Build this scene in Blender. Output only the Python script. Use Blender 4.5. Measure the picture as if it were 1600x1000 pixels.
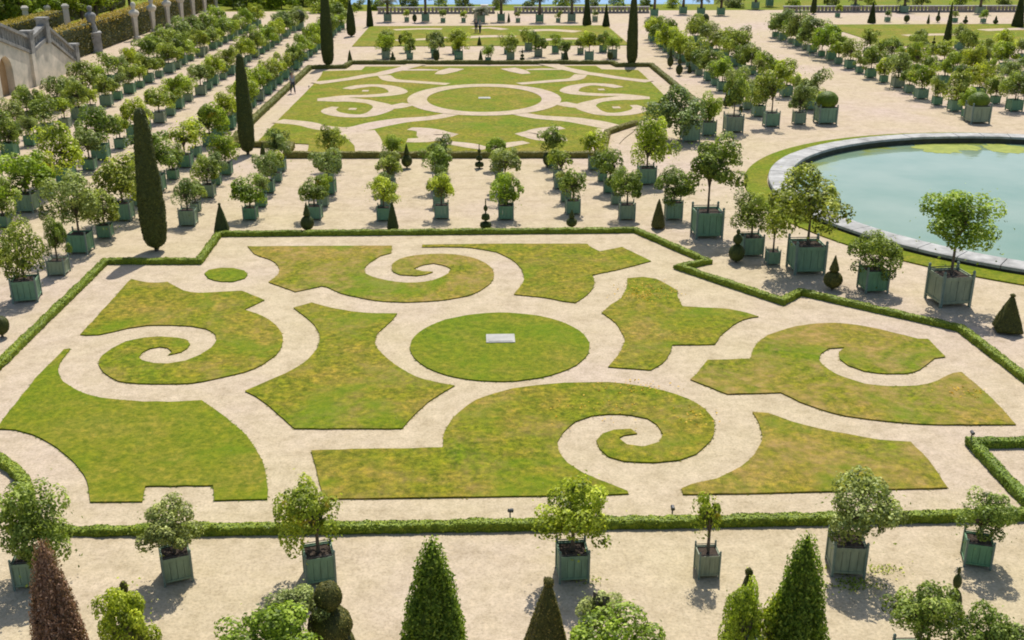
import bpy, bmesh, math, random
import numpy as np
from mathutils import Vector, noise
from mathutils.geometry import tessellate_polygon

# ------------------------------------------------------------------ camera, sky, sun, exposure
for o in list(bpy.data.objects): bpy.data.objects.remove(o)
SC = bpy.context.scene
COL = SC.collection
HC, FPX, YH, XV = 14.0, 1675.0, -138.0, 737.5      # eye height (m), focal length and vanishing point (photo px)
TH = math.atan((500 - YH) / FPX)
_vx, _vy = (XV - 800) / FPX, (YH - 500) / FPX
_v = Vector((_vx, math.cos(TH) - _vy * math.sin(TH))).normalized()
YAW = math.atan2(-_v.x, _v.y)
cam_data = bpy.data.cameras.new('camera'); cam = bpy.data.objects.new('camera', cam_data); COL.objects.link(cam)
cam_data.sensor_width = 36; cam_data.lens = 36 * FPX / 1600; cam_data.clip_end = 3000
cam.location = (0, 0, HC); cam.rotation_euler = (math.pi / 2 - TH, 0, -YAW)
SC.camera = cam

SUN_EL, SUN_AZ = math.radians(58), math.radians(12)
W = bpy.data.worlds.new('World'); SC.world = W; W.use_nodes = True
wn = W.node_tree.nodes; wl = W.node_tree.links
sky = wn.new('ShaderNodeTexSky'); sky.sky_type = 'NISHITA'; sky.sun_disc = False
sky.sun_elevation = SUN_EL; sky.sun_rotation = SUN_AZ; sky.altitude = 100; sky.dust_density = 1.5
wl.new(sky.outputs[0], wn['Background'].inputs[0]); wn['Background'].inputs[1].default_value = 0.125
sd = bpy.data.lights.new('sun', 'SUN'); sd.energy = 4.7; sd.angle = math.radians(0.53); sd.color = (1, .955, .88)
sun = bpy.data.objects.new('sun', sd); COL.objects.link(sun)
sun.rotation_euler = Vector((math.sin(SUN_AZ) * math.cos(SUN_EL), math.cos(SUN_AZ) * math.cos(SUN_EL), math.sin(SUN_EL))).to_track_quat('Z', 'Y').to_euler()
SC.view_settings.view_transform = 'Standard'; SC.view_settings.look = 'None'
SC.view_settings.exposure = 0.22; SC.view_settings.gamma = 1
SC.render.engine = 'CYCLES'
SC.cycles.max_bounces = 6; SC.cycles.transparent_max_bounces = 4
SC.cycles.filter_width = 1.9

# ------------------------------------------------------------------ photo px -> ground
CT, ST = math.cos(TH), math.sin(TH)
CY, SY = math.cos(YAW), math.sin(YAW)
def at(px, py, z=0.0):
    x, y = (px - 800) / FPX, (py - 500) / FPX
    dx, dy, dz = x, CT - y * ST, -ST - y * CT
    t = (z - HC) / dz
    return Vector((t * (dx * CY + dy * SY), t * (-dx * SY + dy * CY), z))
def fwd(p): return p[0] * SY + p[1] * CY
def scale_at(p, z=0.0): return FPX / (fwd(p) * CT + (HC - z) * ST)      # px per metre
def zrow(p, py):                                                         # height above p that shows at row py
    k = (py - 500) / FPX
    return HC - fwd(p) * (ST + k * CT) / (CT - k * ST)

# ------------------------------------------------------------------ tags and meshes
def tag(o, label=None, cat=None, group=None, kind=None):
    if label: o['label'] = label
    if cat: o['category'] = cat
    if group: o['group'] = group
    if kind: o['kind'] = kind
    return o
def link(name, me, mat=None, parent=None):
    o = bpy.data.objects.new(name, me); COL.objects.link(o)
    if mat is not None:
        if not me.materials: me.materials.append(mat)
        elif me.materials[0] is not mat:
            o.material_slots[0].link = 'OBJECT'; o.material_slots[0].material = mat
    if parent: o.parent = parent
    return o
def empty(name, loc, rz=0.0):
    o = bpy.data.objects.new(name, None); COL.objects.link(o); o.empty_display_size = .2
    o.location = loc; o.rotation_euler = (0, 0, rz); return o
def mesh_np(name, V, F, tone=None, smooth=False):
    V = np.asarray(V, np.float32); F = np.asarray(F, np.int32); k = F.shape[1]
    me = bpy.data.meshes.new(name)
    me.vertices.add(len(V)); me.vertices.foreach_set('co', V.ravel())
    me.loops.add(F.size); me.loops.foreach_set('vertex_index', F.ravel())
    me.polygons.add(len(F)); me.polygons.foreach_set('loop_start', np.arange(0, F.size, k, dtype=np.int32))
    me.polygons.foreach_set('loop_total', np.full(len(F), k, np.int32))
    if smooth: me.polygons.foreach_set('use_smooth', np.ones(len(F), bool))
    me.update(calc_edges=True)
    if tone is not None:
        a = me.attributes.new('tone', 'FLOAT', 'FACE'); a.data.foreach_set('value', np.asarray(tone, np.float32))
    return me
def mesh_bm(name, bm, smooth=False):
    me = bpy.data.meshes.new(name); bmesh.ops.recalc_face_normals(bm, faces=bm.faces)
    if smooth:
        for f in bm.faces: f.smooth = True
    bm.to_mesh(me); bm.free(); return me
def bx(bm, x0, x1, y0, y1, z0, z1):
    v = [bm.verts.new(c) for c in ((x0,y0,z0),(x1,y0,z0),(x1,y1,z0),(x0,y1,z0),(x0,y0,z1),(x1,y0,z1),(x1,y1,z1),(x0,y1,z1))]
    for f in ((0,3,2,1),(4,5,6,7),(0,1,5,4),(1,2,6,5),(2,3,7,6),(3,0,4,7)): bm.faces.new([v[i] for i in f])
    return v
def tube(bm, pts, rads, n=8, cap=True):
    rings = []
    for i, p in enumerate(pts):
        p = Vector(p); d = (Vector(pts[min(i + 1, len(pts) - 1)]) - Vector(pts[max(i - 1, 0)])).normalized()
        u = d.cross(Vector((.31, .95, .1))).normalized(); w = d.cross(u)
        rings.append([bm.verts.new(p + (u * math.cos(2 * math.pi * k / n) + w * math.sin(2 * math.pi * k / n)) * rads[i]) for k in range(n)])
    for a, b in zip(rings, rings[1:]):
        for k in range(n): bm.faces.new((a[k], a[(k + 1) % n], b[(k + 1) % n], b[k]))
    if cap: bm.faces.new(rings[0][::-1]); bm.faces.new(rings[-1])
def lathe(bm, prof, n=16, jit=0.0, seed=0, sq=False):
    r_ = random.Random(seed); rings = []
    for r, z in prof:
        ring = []
        for k in range(n):
            a = 2 * math.pi * (k + .5) / n; q = r
            if sq: q = r / max(abs(math.cos(a)), abs(math.sin(a)))
            q *= 1 + jit * r_.uniform(-1, 1)
            ring.append(bm.verts.new((q * math.cos(a), q * math.sin(a), z + jit * .3 * r_.uniform(-1, 1))))
        rings.append(ring)
    for a, b in zip(rings, rings[1:]):
        for k in range(n): bm.faces.new((a[k], a[(k + 1) % n], b[(k + 1) % n], b[k]))
    bm.faces.new(rings[0][::-1]); bm.faces.new(rings[-1])

# ------------------------------------------------------------------ materials
def new_mat(name):
    m = bpy.data.materials.new(name); m.use_nodes = True
    return m, m.node_tree.nodes, m.node_tree.links, m.node_tree.nodes['Principled BSDF']
def ramp(n, l, src, stops):
    r = n.new('ShaderNodeValToRGB'); e = r.color_ramp.elements
    while len(e) < len(stops): e.new(.5)
    for q, (p, c) in zip(e, stops): q.position = p; q.color = (*c, 1)
    l.new(src, r.inputs[0]); return r.outputs[0]
def noise_tex(n, l, scale, detail=4, rough=.6, co=None, dist=0.0):
    t = n.new('ShaderNodeTexNoise'); t.inputs['Scale'].default_value = scale; t.inputs['Detail'].default_value = detail
    t.inputs['Roughness'].default_value = rough; t.inputs['Distortion'].default_value = dist
    if co is not None: l.new(co, t.inputs['Vector'])
    return t.outputs[0]
def mixc(n, l, fac, a, b, mode='MIX'):
    m = n.new('ShaderNodeMix'); m.data_type = 'RGBA'; m.blend_type = mode
    for s, v in ((m.inputs[0], fac), (m.inputs[6], a), (m.inputs[7], b)):
        if hasattr(v, 'is_linked'): l.new(v, s)
        elif isinstance(v, (int, float)): s.default_value = v
        else: s.default_value = (*v, 1)
    return m.outputs[2]
def bump(n, l, h, strength, dist, p):
    b = n.new('ShaderNodeBump'); b.inputs['Strength'].default_value = strength; b.inputs['Distance'].default_value = dist
    l.new(h, b.inputs['Height']); l.new(b.outputs[0], p.inputs['Normal'])
def geo_pos(n): return n.new('ShaderNodeNewGeometry').outputs['Position']
def obj_co(n): return n.new('ShaderNodeTexCoord').outputs['Object']

def m_gravel():
    m, n, l, p = new_mat('gravel'); P = geo_pos(n)
    big = noise_tex(n, l, .09, 5, .6, P); mid = noise_tex(n, l, 1.1, 6, .7, P); fine = noise_tex(n, l, 14, 6, .75, P)
    c = ramp(n, l, big, [(.32, (.452, .379, .238)), (.5, (.460, .377, .258)), (.66, (.462, .372, .288))])
    c = mixc(n, l, 1.0, c, ramp(n, l, mid, [(.30, (.80, .785, .73)), (.48, (.96, .955, .94)), (.58, (1.02, 1.02, 1.02)), (.75, (1.12, 1.12, 1.13))]), 'MULTIPLY')
    c = mixc(n, l, 1.0, c, ramp(n, l, fine, [(.28, (.62, .60, .56)), (.5, (1, 1, 1)), (.75, (1.22, 1.2, 1.17))]), 'MULTIPLY')
    q2 = noise_tex(n, l, 3.6, 5, .75, P)
    c = mixc(n, l, 1.0, c, ramp(n, l, q2, [(.32, (.84, .83, .79)), (.5, (1, 1, 1)), (.68, (1.12, 1.11, 1.1))]), 'MULTIPLY')
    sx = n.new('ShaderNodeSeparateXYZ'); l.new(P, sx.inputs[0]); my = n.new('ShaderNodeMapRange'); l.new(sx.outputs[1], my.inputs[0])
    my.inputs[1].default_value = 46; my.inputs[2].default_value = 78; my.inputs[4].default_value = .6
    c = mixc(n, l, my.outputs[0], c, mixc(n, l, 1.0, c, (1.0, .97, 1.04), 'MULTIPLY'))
    # rusty scuffs and weedy stains
    st = noise_tex(n, l, .55, 3, .5, P, .4)
    c = mixc(n, l, ramp(n, l, st, [(.62, (0, 0, 0)), (.8, (.40, .40, .40))]), c, (.36, .29, .15))
    st2 = noise_tex(n, l, .33, 4, .6, P, .8)
    c = mixc(n, l, ramp(n, l, st2, [(.70, (0, 0, 0)), (.78, (.35, .35, .35))]), c, (.44, .25, .16))
    l.new(c, p.inputs['Base Color']); p.inputs['Roughness'].default_value = .95; p.inputs['Specular IOR Level'].default_value = .15
    bump(n, l, fine, .5, .03, p); return m
def lawn_colour(n, l, P, seed=0.0):
    mp = n.new('ShaderNodeMapping'); mp.inputs['Location'].default_value = (seed, seed * .7, 0); l.new(P, mp.inputs['Vector']); Q = mp.outputs[0]
    a = noise_tex(n, l, .16, 5, .65, Q, .3); b = noise_tex(n, l, .9, 5, .7, Q); f = noise_tex(n, l, 5.5, 6, .85, Q)
    c = ramp(n, l, a, [(.36, (.095, .146, .004)), (.46, (.142, .156, .007)), (.55, (.190, .158, .016)), (.66, (.265, .180, .045))])
    c = mixc(n, l, .45, c, ramp(n, l, b, [(.3, (.080, .140, .004)), (.5, (.150, .155, .008)), (.68, (.265, .180, .040))]))
    mo = noise_tex(n, l, 3.8, 6, .8, Q, .3); c = mixc(n, l, 1.0, c, ramp(n, l, mo, [(.40, (.62, .70, .52)), (.5, (1, 1, 1)), (.60, (1.46, 1.32, 1.3))]), 'MULTIPLY')
    return mixc(n, l, 1.0, c, ramp(n, l, f, [(.38, (.60, .66, .52)), (.5, (1.02, 1.04, 1)), (.62, (1.46, 1.38, 1.3))]), 'MULTIPLY'), f
def m_lawn(seed=0.0, green=0.0, name='lawn', dry=0.0):
    m, n, l, p = new_mat(name); P = geo_pos(n)
    c, f = lawn_colour(n, l, P, seed)
    if dry:
        d = noise_tex(n, l, .42, 6, .75, P, .6); c = mixc(n, l, ramp(n, l, d, [(.56 - dry * .25, (0, 0, 0)), (.66 - dry * .15, (dry, dry, dry))]), c, ramp(n, l, noise_tex(n, l, 2.2, 4, .7, P), [(.34, (.175, .165, .022)), (.5, (.30, .20, .062)), (.66, (.42, .255, .115))]))
    g = noise_tex(n, l, .33, 4, .65, P, .4); c = mixc(n, l, ramp(n, l, g, [(.52, (0, 0, 0)), (.66, (.6, .6, .6))]), c, (.105, .178, .003))
    if green: c = mixc(n, l, green, c, (.116, .174, .005))
    l.new(c, p.inputs['Base Color']); p.inputs['Roughness'].default_value = .9; p.inputs['Specular IOR Level'].default_value = .1
    bump(n, l, f, .6, .05, p); return m
def m_leaf(name, dark, mid, light, trans=.3, spread=.16, rough=.5, accent=None):
    m, n, l, p = new_mat(name)
    a = n.new('ShaderNodeAttribute'); a.attribute_name = 'tone'
    c = ramp(n, l, a.outputs['Fac'], [(0, dark), (.55, mid), (1, light)])
    oi = n.new('ShaderNodeObjectInfo')
    hs = n.new('ShaderNodeHueSaturation'); l.new(c, hs.inputs['Color'])
    mr = n.new('ShaderNodeMapRange'); l.new(oi.outputs['Random'], mr.inputs[0]); mr.inputs[3].default_value = .5 - spread * .10; mr.inputs[4].default_value = .5 + spread * .12
    l.new(mr.outputs[0], hs.inputs['Hue'])
    mv = n.new('ShaderNodeMapRange'); l.new(oi.outputs['Random'], mv.inputs[0]); mv.inputs[3].default_value = 1 + spread; mv.inputs[4].default_value = 1 - spread
    l.new(mv.outputs[0], hs.inputs['Value']); c = hs.outputs[0]
    if accent:
        q = noise_tex(n, l, accent[1], 3, .6, obj_co(n)); c = mixc(n, l, ramp(n, l, q, [(accent[2], (0, 0, 0)), (accent[2] + .1, (1, 1, 1))]), c, accent[0])
    l.new(c, p.inputs['Base Color']); p.inputs['Roughness'].default_value = rough + .08; p.inputs['Specular IOR Level'].default_value = .25
    if trans:
        t = n.new('ShaderNodeBsdfTranslucent'); tc = mixc(n, l, 1.0, c, (1.05, 1.15, .45), 'MULTIPLY'); l.new(tc, t.inputs[0])
        s = n.new('ShaderNodeMixShader'); s.inputs[0].default_value = trans
        l.new(p.outputs[0], s.inputs[1]); l.new(t.outputs[0], s.inputs[2]); l.new(s.outputs[0], n['Material Output'].inputs[0])
    return m
def m_plain(name, c1, c2, scale=8, rough=.7, bumps=.2, spec=.3, obj=True, var=0.0):
    m, n, l, p = new_mat(name)
    q = noise_tex(n, l, scale, 5, .65, obj_co(n) if obj else geo_pos(n))
    c = ramp(n, l, q, [(.3, c1), (.7, c2)])
    if var:
        oi = n.new('ShaderNodeObjectInfo'); hs = n.new('ShaderNodeHueSaturation'); l.new(c, hs.inputs['Color'])
        mv = n.new('ShaderNodeMapRange'); l.new(oi.outputs['Random'], mv.inputs[0]); mv.inputs[3].default_value = 1 - var; mv.inputs[4].default_value = 1 + var
        l.new(mv.outputs[0], hs.inputs['Value']); l.new(mv.outputs[0], hs.inputs['Saturation']); c = hs.outputs[0]
    l.new(c, p.inputs['Base Color']); p.inputs['Roughness'].default_value = rough; p.inputs['Specular IOR Level'].default_value = spec
    if bumps: bump(n, l, q, bumps, .05, p)
    return m
def m_water(name, c1, c2, rough=.06, wave=1.5, bs=.12, green_patch=False):
    m, n, l, p = new_mat(name); P = geo_pos(n)
    c = ramp(n, l, noise_tex(n, l, .12, 4, .6, P), [(.35, c1), (.65, c2)])
    if green_patch:
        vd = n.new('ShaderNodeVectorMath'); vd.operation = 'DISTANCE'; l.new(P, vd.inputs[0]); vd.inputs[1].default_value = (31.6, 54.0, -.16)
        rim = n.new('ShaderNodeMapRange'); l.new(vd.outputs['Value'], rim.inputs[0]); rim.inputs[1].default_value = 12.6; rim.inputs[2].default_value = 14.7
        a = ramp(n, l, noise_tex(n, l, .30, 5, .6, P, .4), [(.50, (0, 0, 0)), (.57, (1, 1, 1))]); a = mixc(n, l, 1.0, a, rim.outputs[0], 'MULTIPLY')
        c = mixc(n, l, a, c, (.24, .27, .035))  # yellow-green blotches blended in towards the pool rim
    l.new(c, p.inputs['Base Color']); p.inputs['Roughness'].default_value = rough; p.inputs['IOR'].default_value = 1.33
    bump(n, l, noise_tex(n, l, wave, 3, .5, P), bs, .02, p); return m

def m_tub():
    m, n, l, p = new_mat('green_paint'); O = obj_co(n); oi = n.new('ShaderNodeObjectInfo')
    mp = n.new('ShaderNodeMapping'); mp.inputs['Scale'].default_value = (9, 9, 1.6); l.new(O, mp.inputs['Vector'])
    add = n.new('ShaderNodeVectorMath'); add.operation = 'ADD'; l.new(mp.outputs[0], add.inputs[0]); l.new(oi.outputs['Location'], add.inputs[1])
    streak = noise_tex(n, l, 1.0, 5, .7, add.outputs[0]); blot = noise_tex(n, l, 3.2, 4, .6, O)
    base = ramp(n, l, oi.outputs['Random'], [(0, (.115, .255, .130)), (.35, (.150, .270, .155)), (.7, (.180, .285, .180)), (.88, (.215, .285, .175)), (1, (.245, .28, .185))])
    c = mixc(n, l, 1.0, base, ramp(n, l, streak, [(.3, (.72, .72, .70)), (.5, (1, 1, 1)), (.72, (1.22, 1.2, 1.16))]), 'MULTIPLY')
    c = mixc(n, l, ramp(n, l, blot, [(.62, (0, 0, 0)), (.75, (.45, .45, .45))]), c, (.20, .17, .12))
    l.new(c, p.inputs['Base Color']); p.inputs['Roughness'].default_value = .65; bump(n, l, streak, .15, .03, p); return m
M = dict(
    gravel=m_gravel(), lawn=m_lawn(0, 0, 'lawn', .34), lawn_dry=m_lawn(83, 0, 'lawn_dry', .58), lawn_green=m_lawn(31, .38, 'lawn_green'), lawn_far=m_lawn(57, .15, 'lawn_far', .25),
    bank=m_lawn(11, .35, 'grass_bank'),
    orange=m_leaf('leaf_orange', (.050, .072, .008), (.250, .310, .040), (.600, .650, .150), .36, rough=.42),
    bright=m_leaf('leaf_bright', (.070, .105, .006), (.330, .410, .030), (.690, .760, .100), .40, rough=.42),
    yellow=m_leaf('leaf_yellow', (.08, .115, .012), (.320, .385, .040), (.62, .64, .09), .46, accent=((.50, .37, .04), 1.6, .60)),
    grey=m_leaf('leaf_grey', (.060, .082, .016), (.270, .325, .080), (.530, .590, .200), .32, rough=.42),
    dark=m_leaf('leaf_yew', (.032, .044, .009), (.082, .102, .020), (.175, .19, .036), .14),
    box=m_leaf('leaf_box', (.040, .070, .004), (.155, .225, .011), (.320, .390, .026), .04),
    boxfar=m_leaf('leaf_box_far', (.07, .08, .014), (.20, .20, .04), (.33, .29, .07), .2),
    thuja=m_leaf('leaf_thuja', (.050, .078, .010), (.235, .315, .032), (.58, .65, .11), .48),
    dry=m_leaf('leaf_dry', (.09, .06, .032), (.30, .165, .10), (.58, .38, .26), .22, accent=((.12, .14, .03), .9, .56)),
    clip=m_leaf('leaf_clipped', (.036, .040, .008), (.125, .125, .022), (.42, .33, .08), .18),
    palm=m_leaf('leaf_palm', (.05, .06, .03), (.13, .15, .07), (.25, .25, .13), .2),
    hedge_top=m_leaf('leaf_hornbeam', (.08, .08, .02), (.28, .22, .04), (.62, .44, .09), .25),
    tuft=m_leaf('tuft', (.12, .14, .02), (.22, .24, .03), (.40, .33, .09), .5), tuft_green=m_leaf('tuft_green', (.10, .15, .015), (.18, .27, .02), (.30, .36, .05), .5),
    flower=m_leaf('flower_petals', (.50, .30, .01), (.55, .38, .012), (.60, .45, .03), .2),
    green_patch=m_plain('yellow_green', (.16, .20, .02), (.30, .33, .05), 2.0, .7, .2, .2, False),
    tub=m_tub(),
    post=m_plain('iron_post', (.12, .18, .145), (.19, .25, .20), 9, .5, .05, .4),
    soil=m_plain('soil', (.03, .022, .016), (.08, .06, .045), 14, .95, .4, .1),
    bark=m_plain('bark', (.085, .065, .048), (.20, .16, .12), 18, .9, .5, .15),
    stone=m_plain('limestone', (.38, .37, .30), (.72, .64, .51), .8, .9, .3, .2, False),
    shaded=m_plain('shaded_stone', (.030, .032, .022), (.075, .072, .05), 1.5, .6, .3, .3, False),  # shade on the pool walls, put into a dark stone colour
    weathered=m_plain('weathered_stone', (.17, .165, .15), (.33, .32, .29), 2.2, .9, .4, .2, False),
    niche=m_plain('niche_plaster', (.30, .20, .10), (.42, .29, .16), 1.2, .9, .2, .1, False),
    coping=m_plain('coping_stone', (.22, .215, .20), (.47, .46, .43), 1.4, .85, .2, .25, False),
    slab=m_plain('pale_slab', (.31, .30, .265), (.42, .405, .365), 3, .8, .1, .2),
    metal=m_plain('dark_metal', (.03, .03, .03), (.07, .07, .07), 10, .5, .05, .5),
    wall=m_plain('parapet_stone', (.24, .20, .165), (.40, .34, .28), 1.0, .9, .3, .2, False),
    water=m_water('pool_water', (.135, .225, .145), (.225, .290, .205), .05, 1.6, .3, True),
    lake=m_water('lake_water', (.10, .24, .40), (.14, .28, .42), .42, .7, .4),
    skin=m_plain('skin', (.45, .28, .21), (.5, .32, .24), 4, .6, 0), hair=m_plain('hair', (.05, .035, .025), (.08, .06, .04), 20, .7, .2),
    shirt=m_plain('grey_cloth', (.30, .31, .34), (.38, .39, .42), 12, .9, .1), trousers=m_plain('dark_cloth', (.04, .045, .06), (.07, .075, .09), 12, .9, .1),
)

# ------------------------------------------------------------------ ground, lawns, paths
RNG = np.random.default_rng(7)
def sheet(name, pts, z, mat, kind='structure'):
    me = bpy.data.meshes.new(name); me.from_pydata([(p[0], p[1], z) for p in pts], [], [list(range(len(pts)))]); me.update()
    if me.polygons[0].normal.z < 0: me.flip_normals()
    return tag(link(name, me, mat), kind=kind)
def ground():
    bm = bmesh.new(); cx, cy = 31.6, 54.0; N = 120
    a = [bm.verts.new((cx + 15.05 * math.cos(6.283185 * k / N), cy + 15.05 * math.sin(6.283185 * k / N), 0)) for k in range(N)]
    b = [bm.verts.new((cx + 40 * math.cos(6.283185 * k / N), cy + 40 * math.sin(6.283185 * k / N), 0)) for k in range(N)]
    for k in range(N): bm.faces.new((a[k], b[k], b[(k + 1) % N], a[(k + 1) % N]))
    c = [bm.verts.new(p) for p in ((1500, 2200, 0), (-1500, 2200, 0), (-1500, -60, 0), (1500, -60, 0))]
    q = [15, 45, 75, 105]
    for i in range(4):
        i0, i1 = q[i], q[(i + 1) % 4] + (N if i == 3 else 0)
        bm.faces.new([c[i]] + [c[(i + 1) % 4]] + [b[k % N] for k in range(i1, i0 - 1, -1)])
    me = mesh_bm('ground', bm)
    if me.polygons[0].normal.z < 0: me.flip_normals()
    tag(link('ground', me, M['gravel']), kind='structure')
ground()
sheet('grass_bank', [(-400, 168), (400, 168), (400, 1800), (-400, 1800)], .004, M['bank'])
sheet('grass_park', [(-400, 20), (-47, 20), (-47, 167.9), (-400, 167.9)], .004, M['bank'])
sheet('lake', [(-20, 180.5), (39, 179.5), (150, 700), (-150, 700)], .010, M['lake'])

def smooth_loop(pts, closed=True, step=.35, corner=42):
    """Catmull-Rom through the traced points, keeping sharp corners sharp."""
    n = len(pts); P = [Vector((p[0], p[1])) for p in pts]; sharp = []
    for i in range(n):
        if not closed and i in (0, n - 1): sharp.append(True); continue
        a, b = P[i] - P[i - 1], P[(i + 1) % n] - P[i]
        sharp.append(a.length < 1e-6 or b.length < 1e-6 or a.angle(b) > math.radians(corner))
    out = []
    for i in range(n if closed else n - 1):
        p1, p2 = P[i], P[(i + 1) % n]
        p0 = P[i - 1] if not sharp[i] else p1 * 2 - p2
        p3 = P[(i + 2) % n] if not sharp[(i + 1) % n] else p2 * 2 - p1
        k = max(1, int((p2 - p1).length / step))
        for j in range(k):
            t = j / k
            out.append(.5 * ((2 * p1) + (p2 - p0) * t + (2 * p0 - 5 * p1 + 4 * p2 - p3) * t * t + (3 * p1 - p0 - 3 * p2 + p3) * t ** 3))
    if not closed: out.append(P[-1])
    return out
LAWNS = []
def lawn(pts, mat, h=.045, world=False, dens=True):
    P = [Vector((p[0], p[1], 0)) for p in pts] if world else [at(*p) for p in pts]
    L = smooth_loop(P)
    n = len(L); tri = tessellate_polygon([[Vector((p.x, p.y, 0)) for p in L]])
    L = [p + Vector((noise.noise(Vector((p.x * 2.3, p.y * 2.3, 1))), noise.noise(Vector((p.x * 2.3, p.y * 2.3, 7))))) * .035 for p in L]
    V = [(p.x, p.y, h) for p in L] + [(p.x + random.Random(i).uniform(-.01, .01), p.y, -.02) for i, p in enumerate(L)]
    F = [t for t in tri] + [(i, (i + 1) % n, (i + 1) % n + n, i + n) for i in range(n)]
    me = bpy.data.meshes.new('lawn'); me.from_pydata(V, [], F); me.update()
    bm = bmesh.new(); bm.from_mesh(me); bmesh.ops.recalc_face_normals(bm, faces=bm.faces); bm.to_mesh(me); bm.free()
    o = tag(link('lawn', me, mat), kind='structure')
    if dens:
        LAWNS.append((np.array([[V[i][:2] for i in t] for t in tri]), h, mat, np.array([(p.x, p.y) for p in L])))
    return o
NEAR = {
 'A': [(125,524),(140,509),(175,470),(205,437),(232,443),(262,442),(287,455),(312,459),(350,457),(378,455.5),(413,470),(400,476),(382,485),(400,491),(419,500),(435,514),(442,528),(441,542),(430,557),(400,576),(370,586),(337,593),(300,600),(235,601),(185,597),(163,583),(154,570),(160,557),(175,546),(197,535),(225,529),(250,527.5),(277,529),(292,532),(297,539),(292,546),(282,551.5),(263,556),(269,551),(262,545),(250,543),(235,546),(222,552),(217,559.5),(222,564.5),(240,569),(262,569.5),(290,565),(312,556),(330,545),(339,532),(337,524),(322,515),(300,511),(270,509.5),(230,509.5),(200,514),(175,520),(155,524),(137,525)],
 'B': [(110,546),(100,547.5),(87,561),(62,586),(37,617),(5,657),(-4,671),(25,673),(50,680),(80,695),(107,715),(125,735),(136,752),(141,786),(222,785),(227,761),(333,760),(336,783),(418,781),(417,750),(410,722),(400,704),(387,685),(362,661),(337,642),(315,627),(282,629),(225,629),(175,625),(140,619),(110,605),(95,592),(91,580),(95,567),(102,557)],
 'C': [(459,482),(487,474),(512,481),(550,488),(585,491),(621,491),(612,502),(597,515),(587,527),(586,538),(595,552),(612,567),(637,584),(662,594),(687,600),(710,604),(695,613),(670,629),(650,647),(635,662),(629,671),(460,671),(442,655),(420,635),(400,621),(383,612),(400,605),(430,592),(462,577),(482,562),(496,545),(500,532),(499,522),(492,510),(480,498)],
 'E': [(387,386),(612,385),(612,396),(595,401),(580,410),(570,420),(572,429),(590,436),(620,442),(650,442.5),(677,439),(700,429),(704,421),(695,416),(677,412.5),(660,415),(646,421),(660,425),(677,426),(665,430),(650,432),(625,430.5),(615,426),(612,418),(617,410),(637,402),(675,398),(712,399),(745,406),(765,417),(771,430),(765,445),(740,460),(700,469),(650,473),(600,472),(562,466),(532,459),(510,449.5),(502,448),(490,451),(462,457),(420,442),(435,430),(437,422),(430,411),(415,404),(398,398)],
 'F': [(660,387),(660,383.5),(740,382.5),(800,382),(917,382),(921,386),(937,394),(972,387),(1017,409),(975,420),(925,431),(929,442),(922,457),(900,474),(880,472),(850,466),(803,461),(812,450),(819,437),(815,422),(800,407),(775,395),(750,390),(720,387)],
 'G': [(980,436),(1005,434),(1025,437),(1059,456),(1058,462),(1066,480),(1100,482),(1137,484),(1167,490),(1185,496),(1160,501),(1132,520),(1116,539.5),(1051,540),(1046,555),(1035,569),(1017,579.5),(950,574.5),(965,557),(975,540),(975,527),(966,511),(955,500),(940,490),(955,477),(970,467),(979,450)],
 'H': [(1200,525),(1182,539),(1175,549),(1173,562),(1106,564),(1100,571),(1079,594.5),(1137,617),(1220,615),(1250,629),(1282,641),(1320,651),(1355,656),(1412,662),(1475,665),(1587,665),(1550,625),(1502,583),(1490,584),(1462,597),(1432,604),(1387,605),(1350,601),(1320,592),(1295,579),(1279,564),(1282,554),(1295,546),(1320,544),(1311,552),(1311,562),(1325,572),(1350,581),(1387,585.5),(1412,585),(1437,579),(1460,561),(1477,559),(1450,531),(1435,531),(1412,525),(1375,516),(1340,509.5),(1305,506),(1262,508.5),(1230,515)],
 'I': [(487,706),(500,705),(692,701),(693,685),(700,666),(720,643),(745,626),(775,616),(800,609),(845,603),(882,600),(950,599),(990,603),(1037,612),(1075,625),(1100,640),(1115,657),(1117,672),(1110,690),(1087,711),(1062,720),(1025,724),(975,722),(950,715),(936,702),(932,690),(942,679),(960,673),(985,672),(996,679),(975,681.5),(966,686),(980,696),(1005,700),(1030,692),(1036,680),(1027,665),(1012,656),(987,650),(950,648.5),(925,651),(900,660),(880,677),(871,692),(873,706),(887,725),(910,740),(935,751),(980,769),(982,773),(940,775),(800,777),(535,781),(507,781),(498,750)],
 'J': [(1175,645),(1200,647),(1237,660),(1282,672),(1325,680),(1375,689),(1422,692),(1450,720),(1480,764),(1400,766),(1200,772),(1067,774),(1065,765),(1082,758),(1120,750),(1145,738),(1170,721),(1186,700),(1191,682),(1186,663)],
 'K': [(319,429),(326,423),(345,419.5),(365,420),(382,424),(387,430),(382,436),(365,441),(345,441),(326,436)],
}
for k, pts in NEAR.items(): lawn(pts, M['lawn_green'] if k in 'BK' else M['lawn_dry'] if k in 'HJE' else M['lawn'])
DC = (.78, 34.3)
lawn([(DC[0] + 3.09 * math.cos(a * math.pi / 24), DC[1] + 3.12 * math.sin(a * math.pi / 24)) for a in range(48)], M['lawn_green'], world=True)
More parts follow.
